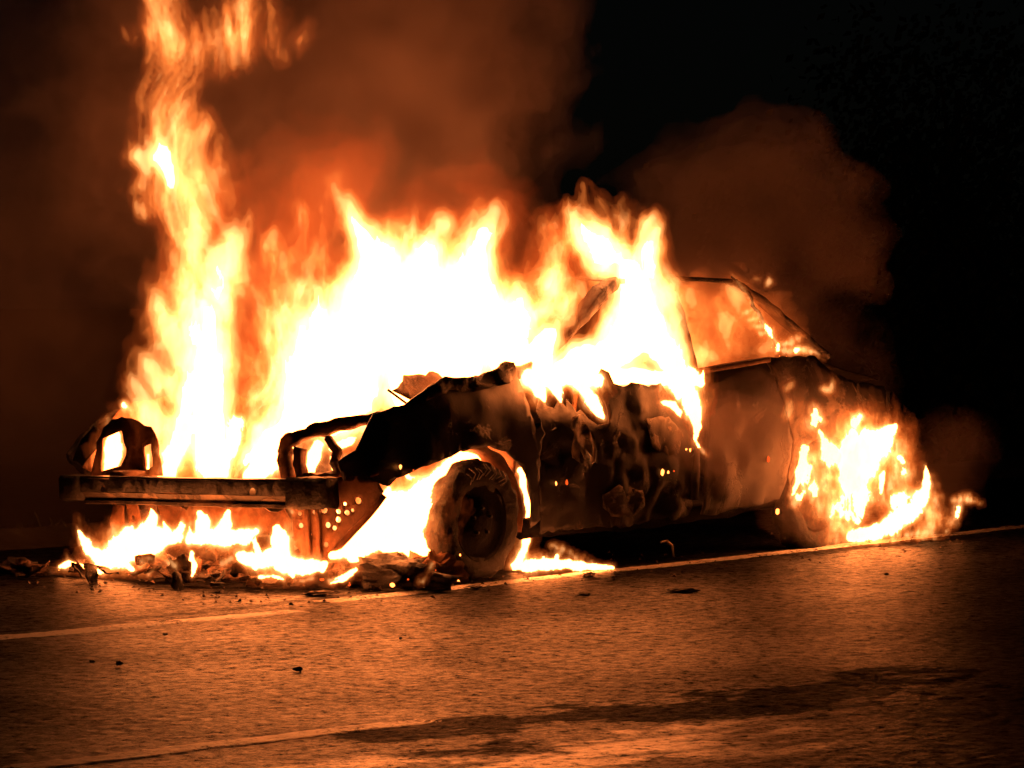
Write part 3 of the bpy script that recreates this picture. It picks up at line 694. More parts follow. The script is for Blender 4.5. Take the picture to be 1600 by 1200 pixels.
def chip(px, py, s, seed, label, m='char', flat=.4, name='road_debris', grp=None):
    g = gpt(px, py); s *= .4 if flat >= .4 else .8; o = lump(name, MT[m], None, (s, s * .6, s * flat), seed, .9, 3, .9)
    o.location = (g.x, g.y, s * flat * .5 + .008); o.rotation_euler = (0, 0, seed); tag(o, label, 'debris', grp)
chip(144, 1038, .022, 1, 'small black cinder on the bare lane, smaller of two side by side', flat=.5)
chip(186, 1041, .03, 2, 'black cinder on the bare lane, larger of two side by side', flat=.5)
chip(466, 1050, .03, 3, 'lone sharp black cinder casting a long shadow on the lane', flat=.5)
chip(497, 931, .075, 4, 'pale flat scrap lying on the edge line', 'ash', .12)
chip(626, 1001, .02, 5, 'small dark chip in the lit part of the lane level with the front wheel', flat=.5)
chip(1064, 926, .075, 6, 'long thin black scrap on the lane past the ground flames', flat=.12)
chip(912, 933, .035, 7, 'short black scrap just outside the edge line', flat=.2)
chip(920, 901, .04, 8, 'scorched flake at the tip of the ground flames', 'scorched', .2)
chip(258, 995, .018, 9, 'tiny black crumb just outside the edge line', flat=.5)
chip(1385, 900, .025, 10, 'tiny dark chip on the lane behind the rear wheel', flat=.4)
chip(742, 921, .05, 11, 'dark flat scrap on the edge line below the front tyre', flat=.15)

def flakes():
    rnd = random.Random(12); V = []; Fc = []
    for k in range(420):
        if rnd.random() < .6: x, y = rnd.uniform(-.2, 1.7), rnd.uniform(-1.2, 1.15)
        else: x, y = rnd.uniform(-3.9, 1.8), abs(rnd.gauss(.95, .35))
        s = rnd.uniform(.004, .016); a = rnd.uniform(0, math.tau); z = float(road_z([x], [y])[0]) + .004; t = rnd.uniform(0, .8) * s; b = len(V)
        V += [(x + s * math.cos(a), y + s * math.sin(a), z), (x + s * math.cos(a + 2), y + .7 * s * math.sin(a + 2), z + t), (x + .8 * s * math.cos(a + 4), y + s * math.sin(a + 4), z), (x, y, z + .4 * s + t)]
        Fc += [(b, b + 1, b + 3), (b + 1, b + 2, b + 3), (b + 2, b, b + 3)]
    o = mesh_obj('ash_flakes', V, Fc, MT['rubble'], None, False); o.matrix_world = ROAD
    tag(o, 'ash flakes and broken bits strewn on the asphalt round the car', 'debris', kind='stuff')
flakes()

# ================================================================== fire
def islands(n, Q):
    lab = np.arange(n)
    E = np.vstack([Q[:, [0, 1]], Q[:, [1, 2]], Q[:, [2, 3]]])
    while True:
        m = np.minimum(lab[E[:, 0]], lab[E[:, 1]]); new = lab.copy()
        np.minimum.at(new, E[:, 0], m); np.minimum.at(new, E[:, 1], m)
        new = new[new]; new = new[new]
        if (new == lab).all(): return lab
        lab = new
def iso(name, f, lo, h, level, m, parent, origin, split=0):
    g = vdb.FloatGrid(1.0)
    g.copyFromArray(np.ascontiguousarray(-f.astype(np.float32)))
    try:
        pts, tris, quads = g.convertToPolygons(-level, 0.0)
    except TypeError:
        pts, quads = g.convertToQuads(-level); tris = np.zeros((0, 3), np.int32)
    if len(pts) == 0: return None
    P = np.asarray(pts, dtype=np.float64) * h + np.array(lo) - np.array(origin)
    Q = np.asarray(quads).astype(np.int64).reshape(-1, 4)
    if len(tris): Q = np.vstack([Q, np.hstack([np.asarray(tris), np.asarray(tris)[:, 2:3]])])
    a, b, c, d = (P[Q[:, i]] for i in range(4))
    vol = np.einsum('ij,ij->i', a, np.cross(b, c)).sum() + np.einsum('ij,ij->i', a, np.cross(c, d)).sum()
    if vol < 0: Q = Q[:, ::-1]
    if split:
        lab = islands(len(P), Q); fl = lab[Q[:, 0]]; o = None
        for k in np.unique(fl):
            q = Q[fl == k]
            if len(q) < split: continue
            u, inv = np.unique(q, return_inverse=True)
            o = big_mesh(name, P[u], inv.reshape(q.shape), m, parent)
        return o
    return big_mesh(name, P, Q, m, parent)
TRI = [0]
def field(strokes, plane, h, pad=.10, rmin=.0, grow=1.3):
    """signed 'heat' field of all strokes: 0 at the edge of a stroke, its heat on the axis"""
    segs = []
    for st in strokes:
        pts, heat = st[0], st[1]; pl = st[2] if len(st) > 2 else plane
        P = []
        for q in pts:
            w = place(q[0], q[1], pl); k = (w.y - EYE.y) / FPX
            if len(q) > 3: w = EYE + (w - EYE) * ((w.y + q[3]) / w.y)
            P.append((np.array(w), q[2] * k))
        if len(P) == 1: P = P * 2
        h0, h1 = heat if isinstance(heat, tuple) else (heat, heat); nn = len(P) - 1
        for i in range(nn): segs.append((P[i], P[i + 1], (h0 + (h1 - h0) * (i / nn) ** 1.4, h0 + (h1 - h0) * ((i + 1) / nn) ** 1.4)))
    lo = np.min([np.minimum(a[0] - a[1] * grow - pad, b[0] - b[1] * grow - pad) for a, b, _ in segs], axis=0)
    hi = np.max([np.maximum(a[0] + a[1] * grow + pad, b[0] + b[1] * grow + pad) for a, b, _ in segs], axis=0)
    n = np.ceil((hi - lo) / h).astype(int) + 2
    f = np.full(n, -1.0, np.float32)
    ax = [(lo[i] + np.arange(n[i]) * h).astype(np.float32) for i in range(3)]
    for (a, ra), (b, rb), (ha, hb) in segs:
        R = max(ra, rb) * max(1.9, grow) + pad
        i0 = np.maximum(((np.minimum(a, b) - R - lo) / h).astype(int), 0); i1 = np.minimum(((np.maximum(a, b) + R - lo) / h).astype(int) + 1, n)
        X = ax[0][i0[0]:i1[0], None, None]; Y = ax[1][None, i0[1]:i1[1], None]; Z = ax[2][None, None, i0[2]:i1[2]]
        d = b - a; L2 = float(d @ d)
        if L2 < 1e-9: t = np.zeros((1, 1, 1), np.float32)
        else: t = np.clip(((X - a[0]) * d[0] + (Y - a[1]) * d[1] + (Z - a[2]) * d[2]) / L2, 0, 1).astype(np.float32)
        r = ra + (rb - ra) * t
        dist = np.sqrt((X - a[0] - t * d[0]) ** 2 + (Y - a[1] - t * d[1]) ** 2 + (Z - a[2] - t * d[2]) ** 2)
        e = (r - dist) / np.maximum(r, rmin)
        v = np.where(e > 0, (ha + (hb - ha) * t) * e, e * (.8 if rmin > .06 or rmin == 0 else .45))
        sub = f[i0[0]:i1[0], i0[1]:i1[1], i0[2]:i1[2]]
        # smooth union
        k = .12; hh = np.clip(.5 + .5 * (v - sub) / k, 0, 1)
        sub[...] = sub * (1 - hh) + v * hh + k * hh * (1 - hh)
    return f, lo, ax
def flame(label, strokes, plane, h=.013, amp=.5, seed=1, size=.11, stretch=2.6, levels=None, core=None, name='flame', lean=0.0, parts=True, floor=None, group=None, swirl=.10):
    if levels is None: levels = (.88, .58, .38, .20, -.05) if h > .0115 else (.62, .44, .24, .02, -.30)
    f, lo, ax = field(strokes, plane, h, .10, (7 if h > .0115 else 3.5) * h)
    small = h <= .0115
    if small: size *= .62; swirl = .05; amp *= 1.45
    idx = np.nonzero(f > -.95)
    x = ax[0][idx[0]]; y = ax[1][idx[1]]; z = ax[2][idx[2]]
    # gas rolls, then is drawn out upwards into tongues
    wx = nfbm(x * 2.6, y * 2.6, z * 2.0 + 11, seed + 40, 2); wy = nfbm(x * 2.6 + 31, y * 2.6, z * 2.0, seed + 50, 2)
    wz = nfbm(x * 2.2 + 5, y * 2.2 + 9, z * 1.8, seed + 60, 2)
    u = (x + wx * swirl * 1.6 - lean * z) / size; v = (y + wy * swirl * 1.6) / size; w = (z + wz * swirl) / (size * stretch)
    n1 = nfbm(u, v, w, seed, 4, .6)
    rid = 1 - 2 * np.abs(nfbm(u * 1.9 + 17, v * 1.9, w * 1.5, seed + 20, 3, .6))
    kb = 9.0 if small else 3.2
    big = nfbm(x * kb, y * kb, z * kb * .7, seed + 30, 2)
    base = f[idx]
    edge = np.clip(1.15 - np.abs(base - .1) * .7, .25, 1)
    g = base + edge * (amp * (1.35 * n1 + .8 * big) + amp * .8 * (rid - .5))
    out = np.full(f.shape, -1.0, np.float32); out[idx] = g
    if floor is not None: out[:, :, ax[2] < floor] = -1
    out[0] = out[-1] = -1; out[:, 0] = out[:, -1] = -1; out[:, :, 0] = out[:, :, -1] = -1
    st = strokes[0]; b = place(st[0][0][0], st[0][0][1], st[2] if len(st) > 2 else plane)
    t = empty(name, b); tag(t, label, 'flame', group)
    for nm, lv, m in (('flame_core', levels[0] if core is None else core, FL_CORE if h > .0115 else FL_SMALL), ('bright_flame', levels[1], FL_VOL[0]), ('inner_flame', levels[2], FL_VOL[1]), ('outer_flame', levels[3], FL_VOL[2]), ('flame_fringe', levels[4], FL_VOL[3])):
        o = iso(nm, out, lo, h, lv, m, t, b, 90 if nm == 'flame_core' else 0)
        if o: TRI[0] += len(o.data.polygons) * 2
    return t

ENG = depth_of(.35, 0)        # over the engine bay
flame('tall twisting column of flame rising from the verge side of the engine bay', [
    ([(335, 745, 34), (325, 690, 54), (318, 620, 70), (320, 560, 72), (332, 490, 68), (350, 430, 58), (370, 375, 42), (390, 330, 22)], (1.5, .6)),
    ([(310, 520, 60), (300, 440, 60), (300, 385, 46), (308, 330, 44), (300, 285, 50), (275, 250, 46)], (.62, .25)),
    ([(268, 285, 20), (252, 245, 30), (246, 205, 16)], 1.3), ([(232, 268, 14), (215, 243, 22), (206, 222, 12)], 1.25),
    ([(330, 310, 46), (338, 255, 42), (322, 205, 24)], .22),
    ([(292, 300, 56), (278, 215, 56), (264, 160, 46), (278, 115, 42), (290, 78, 44), (258, 42, 42), (250, -10, 34), (245, -50, 24)], .30),
    ([(275, 90, 44), (330, 70, 50), (385, 46, 50), (418, 34, 42), (438, 86, 22)], .30), ([(240, 30, 30), (212, 48, 20)], .30),
    ([(456, 84, 16), (472, 62, 24), (480, 46, 16)], .26), ([(360, 50, 36), (400, 5, 36), (410, -40, 26)], .26),
    ([(266, 165, 16), (252, 120, 12)], .9), ([(238, 200, 18), (220, 155, 12)], .5), ([(232, 225, 18), (216, 195, 12)], .55),
    ([(205, 300, 8), (216, 290, 12), (224, 270, 10)], .7), ([(212, 316, 8), (224, 332, 10)], .5),
    ([(360, 325, 14), (372, 288, 18), (376, 258, 10)], .5), ([(345, 340, 22), (352, 300, 14)], .42),
    ([(310, 640, 60), (262, 600, 54), (228, 565, 34), (208, 540, 16)], (.9, .45)), ([(285, 690, 56), (240, 640, 46), (206, 600, 28), (190, 580, 12)], (.8, .42)),
    ([(290, 560, 50), (258, 500, 42), (240, 450, 26), (234, 420, 12)], (.9, .45)), ([(262, 560, 36), (232, 515, 24), (220, 490, 12)], .55),
    ([(250, 650, 34), (218, 560, 22), (212, 525, 10)], .5), ([(270, 712, 34), (285, 660, 40), (300, 610, 40)], 1.1),
    ([(395, 580, 44), (412, 490, 44), (408, 410, 36), (395, 350, 20)], .30), ([(240, 700, 40), (215, 650, 30), (180, 640, 14)], .42),
], ENG + .15, seed=3, amp=.46, size=.075, stretch=4.0)
flame('broad white-hot blaze filling the engine bay and windscreen', [
    ([(400, 730, 40), (430, 690, 54), (475, 640, 62), (492, 570, 62), (498, 500, 54), (495, 450, 34)], (1.5, .8)),
    ([(540, 640, 70), (560, 550, 96), (580, 470, 92), (590, 410, 60), (562, 360, 36), (535, 315, 22), (508, 275, 14)], (1.6, .75)),
    ([(640, 610, 60), (650, 520, 104), (650, 450, 92), (668, 400, 60), (690, 360, 34)], (1.6, .75), depth_of(-.1, .05)),
    ([(720, 570, 60), (735, 480, 92), (738, 420, 70), (752, 375, 44), (772, 335, 22)], (1.6, .7), depth_of(-.5, .1)),
    ([(790, 560, 50), (800, 500, 56), (815, 470, 36)], (1.5, .9), depth_of(-.4, .7)), ([(840, 570, 50), (852, 535, 40), (872, 505, 22)], (1.5, .9), depth_of(-.5, .8)),
    ([(470, 480, 44), (498, 400, 44), (495, 330, 36), (482, 275, 22), (474, 250, 12)], .42), ([(500, 325, 28), (520, 280, 20), (520, 245, 10)], .46),
    ([(620, 430, 46), (640, 370, 36), (642, 335, 18)], .7, depth_of(-.1, .05)), ([(720, 410, 40), (735, 350, 30), (745, 315, 14)], .58, depth_of(-.4, .05)),
    ([(775, 370, 28), (788, 345, 18), (792, 325, 10)], .52, depth_of(-.5, .1)), ([(800, 450, 46), (830, 440, 46), (855, 445, 40), (866, 430, 26)], .50, depth_of(-.6, .3)),
    ([(850, 480, 26), (868, 455, 22), (878, 436, 12)], .95, depth_of(-.6, .4)), ([(850, 440, 46), (872, 385, 42), (850, 340, 22)], .44, depth_of(-.8, .1)), ([(780, 470, 50), (830, 490, 46), (880, 480, 40)], .6, depth_of(-.5, .4)),
    ([(420, 610, 54), (440, 520, 50), (432, 450, 44), (440, 380, 28)], .30), ([(455, 570, 34), (445, 480, 28), (455, 425, 16)], .45), ([(690, 600, 36), (740, 588, 28)], 1.3, depth_of(-.1, .4)),
], ENG, seed=11, amp=.46, size=.105, stretch=2.3)
CAB = depth_of(-1.3, .35)
flame('white blaze bursting from the front door window up over the roof', [
    ([(880, 580, 36), (910, 560, 48), (950, 560, 60), (985, 520, 70), (1000, 470, 64), (985, 420, 62), (950, 392, 58), (915, 370, 46), (895, 335, 28)], (1.5, .8)),
    ([(1000, 450, 48), (1010, 390, 42), (1012, 352, 30), (1020, 335, 14)], (1.0, .6)), ([(960, 395, 44), (975, 350, 28), (985, 325, 14)], .65),
    ([(930, 375, 40), (925, 330, 30), (915, 300, 14)], .58), ([(885, 375, 26), (866, 348, 20), (858, 330, 10)], .5), ([(970, 322, 10), (978, 310, 8)], .5),
    ([(1010, 510, 50), (1045, 560, 44), (1064, 592, 28)], 1.5), ([(1035, 455, 28), (1052, 500, 28), (1066, 545, 24), (1074, 565, 12)], .8, depth_of(-1.7, .9)),
    ([(1040, 425, 20), (1048, 462, 18), (1062, 498, 16)], .6, depth_of(-1.6, .8)), ([(900, 590, 30), (990, 588, 30), (1040, 592, 26)], 1.5),
    ([(900, 455, 32), (880, 470, 26), (866, 450, 14)], .46), ([(1052, 535, 28), (1072, 515, 18), (1074, 498, 10)], .6, depth_of(-1.7, .9)),
], CAB, seed=23, amp=.46, size=.095, stretch=2.3)
flame('narrow white flame licking down the middle door pillar', [
    ([(1050, 590, 20), (1072, 610, 26), (1086, 640, 17), (1090, 668, 9), (1086, 690, 4)], 1.3), ([(1080, 585, 20), (1094, 600, 12), (1100, 575, 4)], 1.2),
    ([(1034, 628, 7), (1050, 632, 9), (1060, 645, 8), (1066, 655, 4)], 1.2), ([(1084, 660, 6), (1088, 690, 4), (1098, 705, 5), (1105, 712, 3)], 1.1), ([(1066, 600, 14), (1060, 560, 14)], 1.2),
], ('y', .96), h=.007, seed=31, amp=.30, size=.05, stretch=3)
flame('ragged flames hanging over the torn front door top', [
    ([(830, 590, 22), (846, 612, 15), (852, 630, 5)], 1.3), ([(866, 600, 20), (874, 622, 10), (878, 632, 4)], 1.3), ([(905, 600, 18), (925, 625, 13), (936, 645, 9), (944, 654, 4)], 1.3),
    ([(850, 590, 20), (930, 595, 18)], 1.2), ([(922, 676, 3), (922, 700, 7), (922, 720, 3)], 1.0, ('y', .84)),
], ('y', .92), h=.007, seed=33, amp=.30, size=.05, stretch=2.5)
flame('dull orange fire seen through the rear side window', [
    ([(1090, 560, 30), (1150, 550, 40), (1200, 540, 30), (1220, 535, 12)], .36), ([(1185, 548, 20), (1205, 536, 16)], .9), ([(1080, 540, 40), (1080, 490, 40), (1090, 462, 20)], .16),
    ([(1130, 540, 40), (1135, 500, 40), (1140, 470, 24), (1135, 452, 8)], .2), ([(1160, 540, 30), (1170, 505, 30), (1160, 480, 14)], .28), ([(1140, 560, 20), (1180, 552, 20)], .5),
    ([(1225, 530, 24), (1240, 520, 12)], .4),
], depth_of(-2.15, .3), seed=41, amp=.34, size=.12, stretch=1.6)
flame('bright flame bursting from the rear wheel arch', [
    ([(1330, 745, 30), (1345, 715, 44), (1365, 695, 36), (1388, 675, 16), (1400, 665, 6)], 1.5), ([(1300, 715, 26), (1290, 695, 18), (1280, 672, 8)], .9), ([(1258, 700, 10), (1252, 730, 9), (1245, 758, 6), (1236, 778, 3)], 1.1),
    ([(1270, 660, 14), (1272, 640, 10)], .45), ([(1345, 770, 20), (1342, 800, 14), (1330, 790, 8)], .6), ([(1380, 740, 12), (1378, 765, 8), (1375, 775, 3)], .9), ([(1290, 760, 30), (1310, 790, 26), (1320, 810, 14)], .36),
    ([(1405, 715, 9), (1410, 722, 7)], 1.0), ([(1330, 660, 12), (1350, 650, 10)], .4), ([(1262, 720, 16), (1256, 760, 14), (1240, 790, 8)], .5), ([(1300, 720, 30), (1290, 770, 30), (1310, 820, 22)], .2), ([(1380, 700, 30), (1400, 740, 20), (1385, 780, 16)], .3),
], ('y', 1.0), h=.007, seed=51, amp=.36, size=.07, stretch=2.2)
flame('low ground fire trailing behind the rear wheel', [
    ([(1335, 838, 13), (1365, 832, 17), (1395, 818, 20), (1425, 798, 22), (1445, 770, 15), (1448, 745, 9), (1446, 728, 4)], 1.3), ([(1340, 815, 10), (1325, 800, 6), (1310, 808, 4)], .7),
    ([(1420, 775, 16), (1395, 785, 14)], .6), ([(1478, 832, 6), (1490, 815, 8), (1500, 795, 9), (1505, 782, 6)], .55), ([(1490, 782, 7), (1512, 780, 8), (1532, 786, 4)], .55), ([(1478, 830, 5)], 1.1),
    ([(1455, 825, 16), (1470, 805, 16), (1465, 780, 10)], .36), ([(1400, 838, 10), (1450, 832, 9)], .5), ([(1320, 830, 10), (1305, 815, 5)], .5),
], ('y', 1.05), h=.007, seed=61, amp=.34, size=.06, stretch=2.2, floor=.005)
flame('thin line of fire running down the burning rear pillar', [
    ([(1147, 434, 4), (1156, 446, 6), (1166, 460, 5), (1174, 474, 7), (1184, 488, 8), (1190, 500, 7), (1200, 514, 8), (1208, 528, 7), (1218, 542, 6)], (.5, .8)),
    ([(1160, 490, 5), (1176, 484, 7)], .6), ([(1168, 500, 5), (1188, 496, 7)], .6), ([(1176, 510, 5), (1196, 508, 7)], .6), ([(1188, 522, 5), (1204, 518, 6)], .55),
    ([(1216, 546, 6), (1232, 550, 8), (1246, 546, 8), (1262, 548, 7), (1276, 552, 6), (1284, 560, 4)], .6), ([(1222, 538, 8), (1240, 534, 8), (1250, 528, 5)], .4)], ('y', .80), h=.006, seed=63, amp=.30, size=.05, stretch=1.5)
flame('two flying scraps of flame above the rear pillar', [([(1200, 446, 4), (1202, 440, 7), (1201, 431, 3)], .8), ([(1180, 436, 4), (1186, 436, 4)], .6), ([(1145, 431, 3), (1160, 446, 4)], .6)], depth_of(-2.7, .7), h=.006, seed=64, amp=.2, size=.04)
flame('small orange flames on the rear quarter panel', [([(1284, 608, 6), (1296, 610, 8), (1302, 598, 6), (1300, 590, 3)], .55), ([(1230, 606, 7), (1234, 600, 6)], .5), ([(1228, 650, 9), (1236, 630, 7)], .4), ([(1250, 642, 6), (1252, 630, 5)], .4)], ('y', .93), h=.007, seed=66, amp=.25, size=.05)
WH = ('y', .70)
flame('bright fire in the front wheel arch curling round the tyre', [
    ([(520, 868, 12), (560, 850, 30), (600, 820, 44), (640, 800, 44), (668, 770, 34), (690, 740, 22), (720, 722, 20), (745, 712, 16), (770, 720, 14), (790, 735, 10)], 1.5),
    ([(640, 850, 34), (665, 870, 22), (675, 890, 10)], 1.5), ([(600, 790, 24), (605, 770, 14), (612, 758, 6)], .8), ([(660, 750, 20), (640, 745, 10)], .7), ([(742, 712, 8), (745, 700, 4)], 1.0),
    ([(800, 750, 10), (806, 762, 6)], 1.0), ([(815, 735, 12), (820, 765, 8), (826, 800, 9), (824, 840, 11), (815, 868, 16), (806, 884, 12)], 1.2), ([(780, 730, 20), (800, 720, 12)], .45), ([(550, 870, 14), (620, 870, 18), (660, 850, 20)], 1.4),
], WH, h=.007, seed=71, amp=.30, size=.07, stretch=2.0, floor=.005)
flame('low line of ground flames trailing from the front tyre', [
    ([(806, 886, 10), (830, 884, 13), (860, 882, 12), (890, 882, 11), (925, 886, 9), (958, 887, 4)], 1.4), ([(870, 872, 8), (880, 858, 6), (862, 852, 4)], .6), ([(900, 872, 8), (890, 862, 5)], .7), ([(850, 876, 8), (846, 866, 4)], .8), ([(925, 880, 6), (915, 870, 3)], .7),
], ('y', 1.0), h=.006, seed=81, amp=.30, size=.045, stretch=2.2, floor=.004)
FRONT = ('x', 1.02)
flame('white ground flames under the verge end of the bumper beam', [
    ([(150, 893, 10.4), (165, 878, 26.0), (190, 862, 32.5), (215, 848, 28.6), (232, 828, 20.8), (240, 808, 13.0), (236, 794, 5.2)], 1.5), ([(150, 870, 15.6), (132, 848, 13.0), (124, 830, 7.8), (120, 822, 3.9)], 1.2), ([(190, 850, 26.0), (200, 830, 18.2)], 1.2),
    ([(240, 835, 20.8), (262, 830, 15.6), (256, 815, 7.8)], 1.0), ([(92, 886, 6.5), (108, 880, 10.4), (130, 888, 7.8)], 1.2), ([(106, 880, 7.8), (104, 868, 3.9)], .9), ([(122, 808, 6.5), (126, 830, 7.8)], .4), ([(140, 892, 7.8), (160, 893, 7.8)], 1.2), ([(180, 835, 15.6), (178, 815, 7.8)], .5), ([(215, 870, 18.2), (250, 850, 20.8), (275, 840, 15.6)], 1.2), ([(225, 825, 18.2), (262, 838, 20.8)], 1.2),
], FRONT, h=.007, seed=91, amp=.30, size=.055, stretch=2.4, floor=.004)
flame('small flames burning under the middle of the bumper beam', [
    ([(310, 836, 13.5), (318, 818, 18.9), (312, 802, 8.1)], 1.3), ([(340, 838, 18.9), (352, 818, 18.9), (356, 800, 8.1)], 1.3), ([(300, 842, 18.9), (340, 838, 21.6), (385, 838, 18.9)], 1.2), ([(275, 838, 16.2), (285, 822, 10.8)], .9), ([(380, 842, 18.9), (400, 830, 13.5)], .9), ([(300, 862, 8.1), (300, 885, 10.8), (304, 900, 5.4)], 1.2), ([(256, 876, 5.4), (270, 884, 6.8)], 1.2), ([(300, 840, 10.8), (296, 820, 6.8)], .6), ([(372, 838, 10.8), (384, 826, 8.1)], .5),
], ('x', .98), h=.007, seed=95, amp=.30, size=.05, stretch=2.4, floor=.004)
flame('white ground flames at the foot of the perforated bracket', [
    ([(380, 872, 14.4), (405, 876, 21.6), (440, 870, 26.4), (438, 845, 21.6), (432, 825, 9.6)], 1.5), ([(440, 880, 26.4), (470, 885, 21.6), (500, 886, 13.2), (510, 880, 6.0)], 1.5), ([(405, 865, 16.8), (398, 845, 9.6), (400, 832, 3.6)], 1.2), ([(455, 895, 12.0), (460, 906, 6.0)], 1.2), ([(412, 900, 7.2), (430, 900, 6.0)], 1.1),
    ([(515, 908, 6.0), (540, 900, 8.4), (556, 890, 8.4), (556, 882, 3.6)], 1.1), ([(455, 800, 7.2), (450, 794, 4.8)], 1.0), ([(450, 855, 14.4), (458, 835, 7.2)], .6),
], FRONT, h=.007, seed=97, amp=.30, size=.055, stretch=2.2, floor=.004)
flame('scattered little flames, some added to light the debris heap under the bumper beam', [  # nearer flame cluster, partly added to light the heap from the front
    ([(140, 897, 5), (156, 894, 7), (150, 884, 3)], 1.3), ([(300, 900, 5), (304, 884, 8), (298, 862, 4)], 1.4), ([(262, 872, 6), (272, 884, 6)], 1.1), ([(405, 902, 6), (425, 900, 6), (440, 904, 4)], 1.2), ([(350, 880, 5), (362, 872, 6)], .8),
    ([(515, 912, 5), (535, 906, 7), (550, 898, 6), (556, 886, 3)], 1.3), ([(470, 908, 5), (488, 904, 6)], 1.1), ([(660, 910, 5), (668, 896, 5), (676, 880, 4)], 1.1), ([(205, 888, 8), (190, 876, 10)], 1.1), ([(232, 898, 4), (240, 892, 4)], 1.0),
], ('x', 1.14), h=.006, seed=93, amp=.34, size=.06, stretch=1.6, floor=.004)
flame('fire glowing through the verge-side headlamp housing', [
    ([(172, 735, 14), (176, 705, 22), (180, 682, 14)], 1.4), ([(232, 735, 10), (232, 710, 10)], .9), ([(222, 660, 14), (224, 640, 10), (218, 625, 4)], .8), ([(165, 664, 6), (170, 655, 6)], .7), ([(205, 640, 12), (190, 632, 6)], .45),
], ('x', .66), h=.007, seed=101, amp=.28, size=.06, stretch=2.4)
flame('flames standing behind the middle of the bumper beam', [
    ([(262, 742, 20), (272, 715, 22), (284, 690, 16), (290, 665, 10)], 1.4), ([(250, 742, 14), (244, 728, 6)], 1.0), ([(345, 742, 16), (350, 720, 18), (362, 700, 18), (370, 660, 20)], 1.2), ([(395, 742, 20), (415, 720, 34), (430, 700, 34)], 1.5), ([(310, 742, 10), (312, 715, 10), (306, 690, 6)], .5),
], ('x', .72), h=.007, seed=105, amp=.30, size=.06, stretch=2.4)
flame('flames caught inside the road-side headlamp frame', [
    ([(484, 735, 14), (490, 712, 18), (498, 694, 12)], 1.4), ([(520, 700, 10), (545, 690, 12), (556, 684, 6)], 1.3), ([(524, 735, 10), (520, 716, 8)], 1.2), ([(545, 738, 11), (556, 736, 7)], 1.3), ([(558, 672, 7), (556, 680, 5)], 1.2), ([(540, 715, 12), (560, 705, 8)], .5),
], ('x', .60), h=.007, seed=109, amp=.26, size=.05, stretch=1.8)

flame('small fire glinting through the holes of the perforated bracket', [([(470, 850, 16), (475, 820, 24), (480, 800, 20)], .5), ([(500, 840, 26), (525, 812, 34), (550, 785, 26)], .5)], ('x', .70), h=.007, seed=113, amp=.26, size=.06)
# ================================================================== smoke
def smoke(strokes, plane, mtl, h=.04, amp=.58, seed=1, size=.38, level=.0, label=None):
    f, lo, ax = field(strokes, plane, h, .3, 0, 2.3)
    idx = np.nonzero(f > -.95)
    x = ax[0][idx[0]]; y = ax[1][idx[1]]; z = ax[2][idx[2]]
    w = nfbm(x * .9, y * .9, z * .9, seed + 9, 2) * .35
    n = nfbm((x + w) / size, (y - w) / size, (z + w) / size, seed, 5, .6)
    bil = 1 - 2.2 * np.abs(nfbm((x - w) / (size * .8), y / (size * .8), z / (size * .8), seed + 70, 3, .5))
    out = np.full(f.shape, -1.0, np.float32); out[idx] = f[idx] + amp * n + amp * .5 * (bil - .5)
    out[0] = out[-1] = -1; out[:, 0] = out[:, -1] = -1; out[:, :, 0] = out[:, :, -1] = -1
    o = iso('smoke', out, lo, h, level, mtl, None, (0, 0, 0))
    if o: tag(o, label, 'smoke', kind='stuff')
    return o
for lv, k in ((-.05, .26), (.25, .42)):  # emission stands in for firelight scattered by this smoke
    smoke([([(420, 600, 90), (440, 480, 110), (470, 380, 120), (520, 310, 100), (560, 260, 60)], .8), ([(640, 400, 110), (740, 340, 100), (780, 320, 50)], .8), ([(820, 480, 90), (870, 420, 90), (900, 380, 60)], .8), ([(330, 330, 90), (340, 420, 80)], .6)], ENG + .5, emit_volume('self_lit_smoke', (1, .10, .012), k), seed=15, h=.04, size=.22, level=lv, amp=.6, label='smoke behind the engine-bay flames, given its own dull red glow')
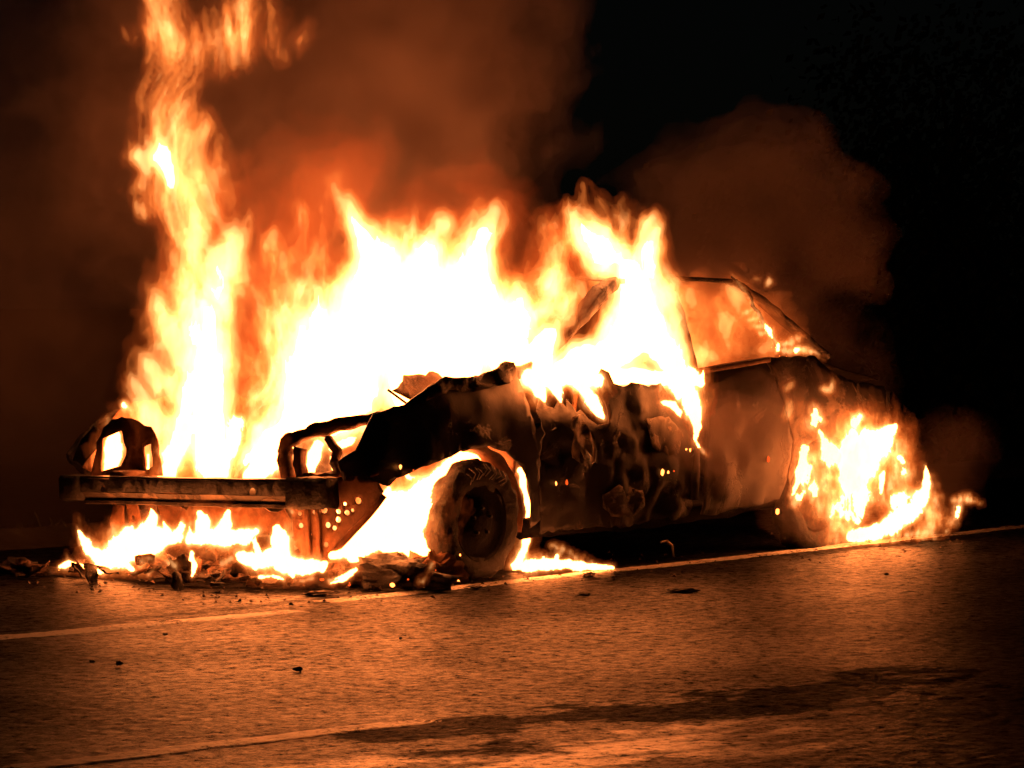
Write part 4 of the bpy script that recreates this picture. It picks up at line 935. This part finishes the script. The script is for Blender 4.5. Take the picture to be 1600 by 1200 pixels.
smoke([([(1080, 540, 70), (1130, 500, 70), (1190, 520, 60), (1230, 540, 30)], .8)], depth_of(-2.1, -.1), emit_volume('glowing_cabin_gas', (1, .15, .02), 1.0), seed=16, h=.03, size=.25, label='dull orange glow of hot gas inside the cabin')
SM = lambda d, nm: smoke_volume(nm, (.85, .66, .62), d, .1)
BK = 19.6
for lv, d in ((-.15, .16), (.06, .28), (.3, .5)):
    smoke([([(420, 560, 160), (480, 400, 220), (560, 280, 240), (620, 150, 220), (640, 20, 200), (650, -120, 200)], .8), ([(700, 420, 130), (740, 330, 110), (770, 260, 70)], .8), ([(300, 200, 200), (350, 60, 200), (360, -100, 200)], .7)], BK, SM(d, 'thick_rising_smoke'), seed=5, level=lv, label='rust-red rolling smoke rising behind the engine-bay flames')
for lv, d in ((-.15, .32), (.06, .5), (.3, .8)):
    smoke([([(1040, 530, 120), (1110, 430, 140), (1190, 350, 130), (1280, 380, 90), (1320, 380, 60)], .8), ([(1100, 340, 90), (1150, 300, 80)], .6), ([(1240, 480, 90), (1270, 520, 60)], .6)], depth_of(-2.9, -.3), SM(d, 'drifting_smoke'), seed=6, level=lv, label='brown billow of smoke drifting off the roof and boot')
for lv, d in ((-.1, .08), (.2, .15)):
    smoke([([(60, 780, 190), (60, 600, 240), (40, 400, 260), (60, 200, 220)], .8), ([(200, 700, 140), (180, 560, 120)], .6)], 20.4, SM(d, 'thin_smoke_veil'), seed=7, level=lv, label='thin brown smoke hanging beyond the verge side of the bonnet')
for lv, d in ((-.15, .25), (.1, .35), (.3, .5)):
    smoke([([(1430, 790, 60), (1470, 740, 70), (1490, 690, 50)], .8), ([(1350, 620, 60), (1330, 560, 60), (1310, 520, 40)], .7)], depth_of(-4.0, .4), SM(d, 'tail_smoke'), h=.03, size=.22, seed=8, level=lv, label='small dark puff of smoke curling up behind the boot')
smoke([([(1120, 700, 60), (1200, 680, 90), (1270, 690, 90)], .8), ([(1250, 800, 60), (1330, 790, 60)], .7)], ('y', 1.15), SM(.3, 'low_smoke_veil'), h=.03, size=.25, seed=9, label='thin smoke veiling the rear doors and rear wheel')
print('flame triangles', TRI[0])
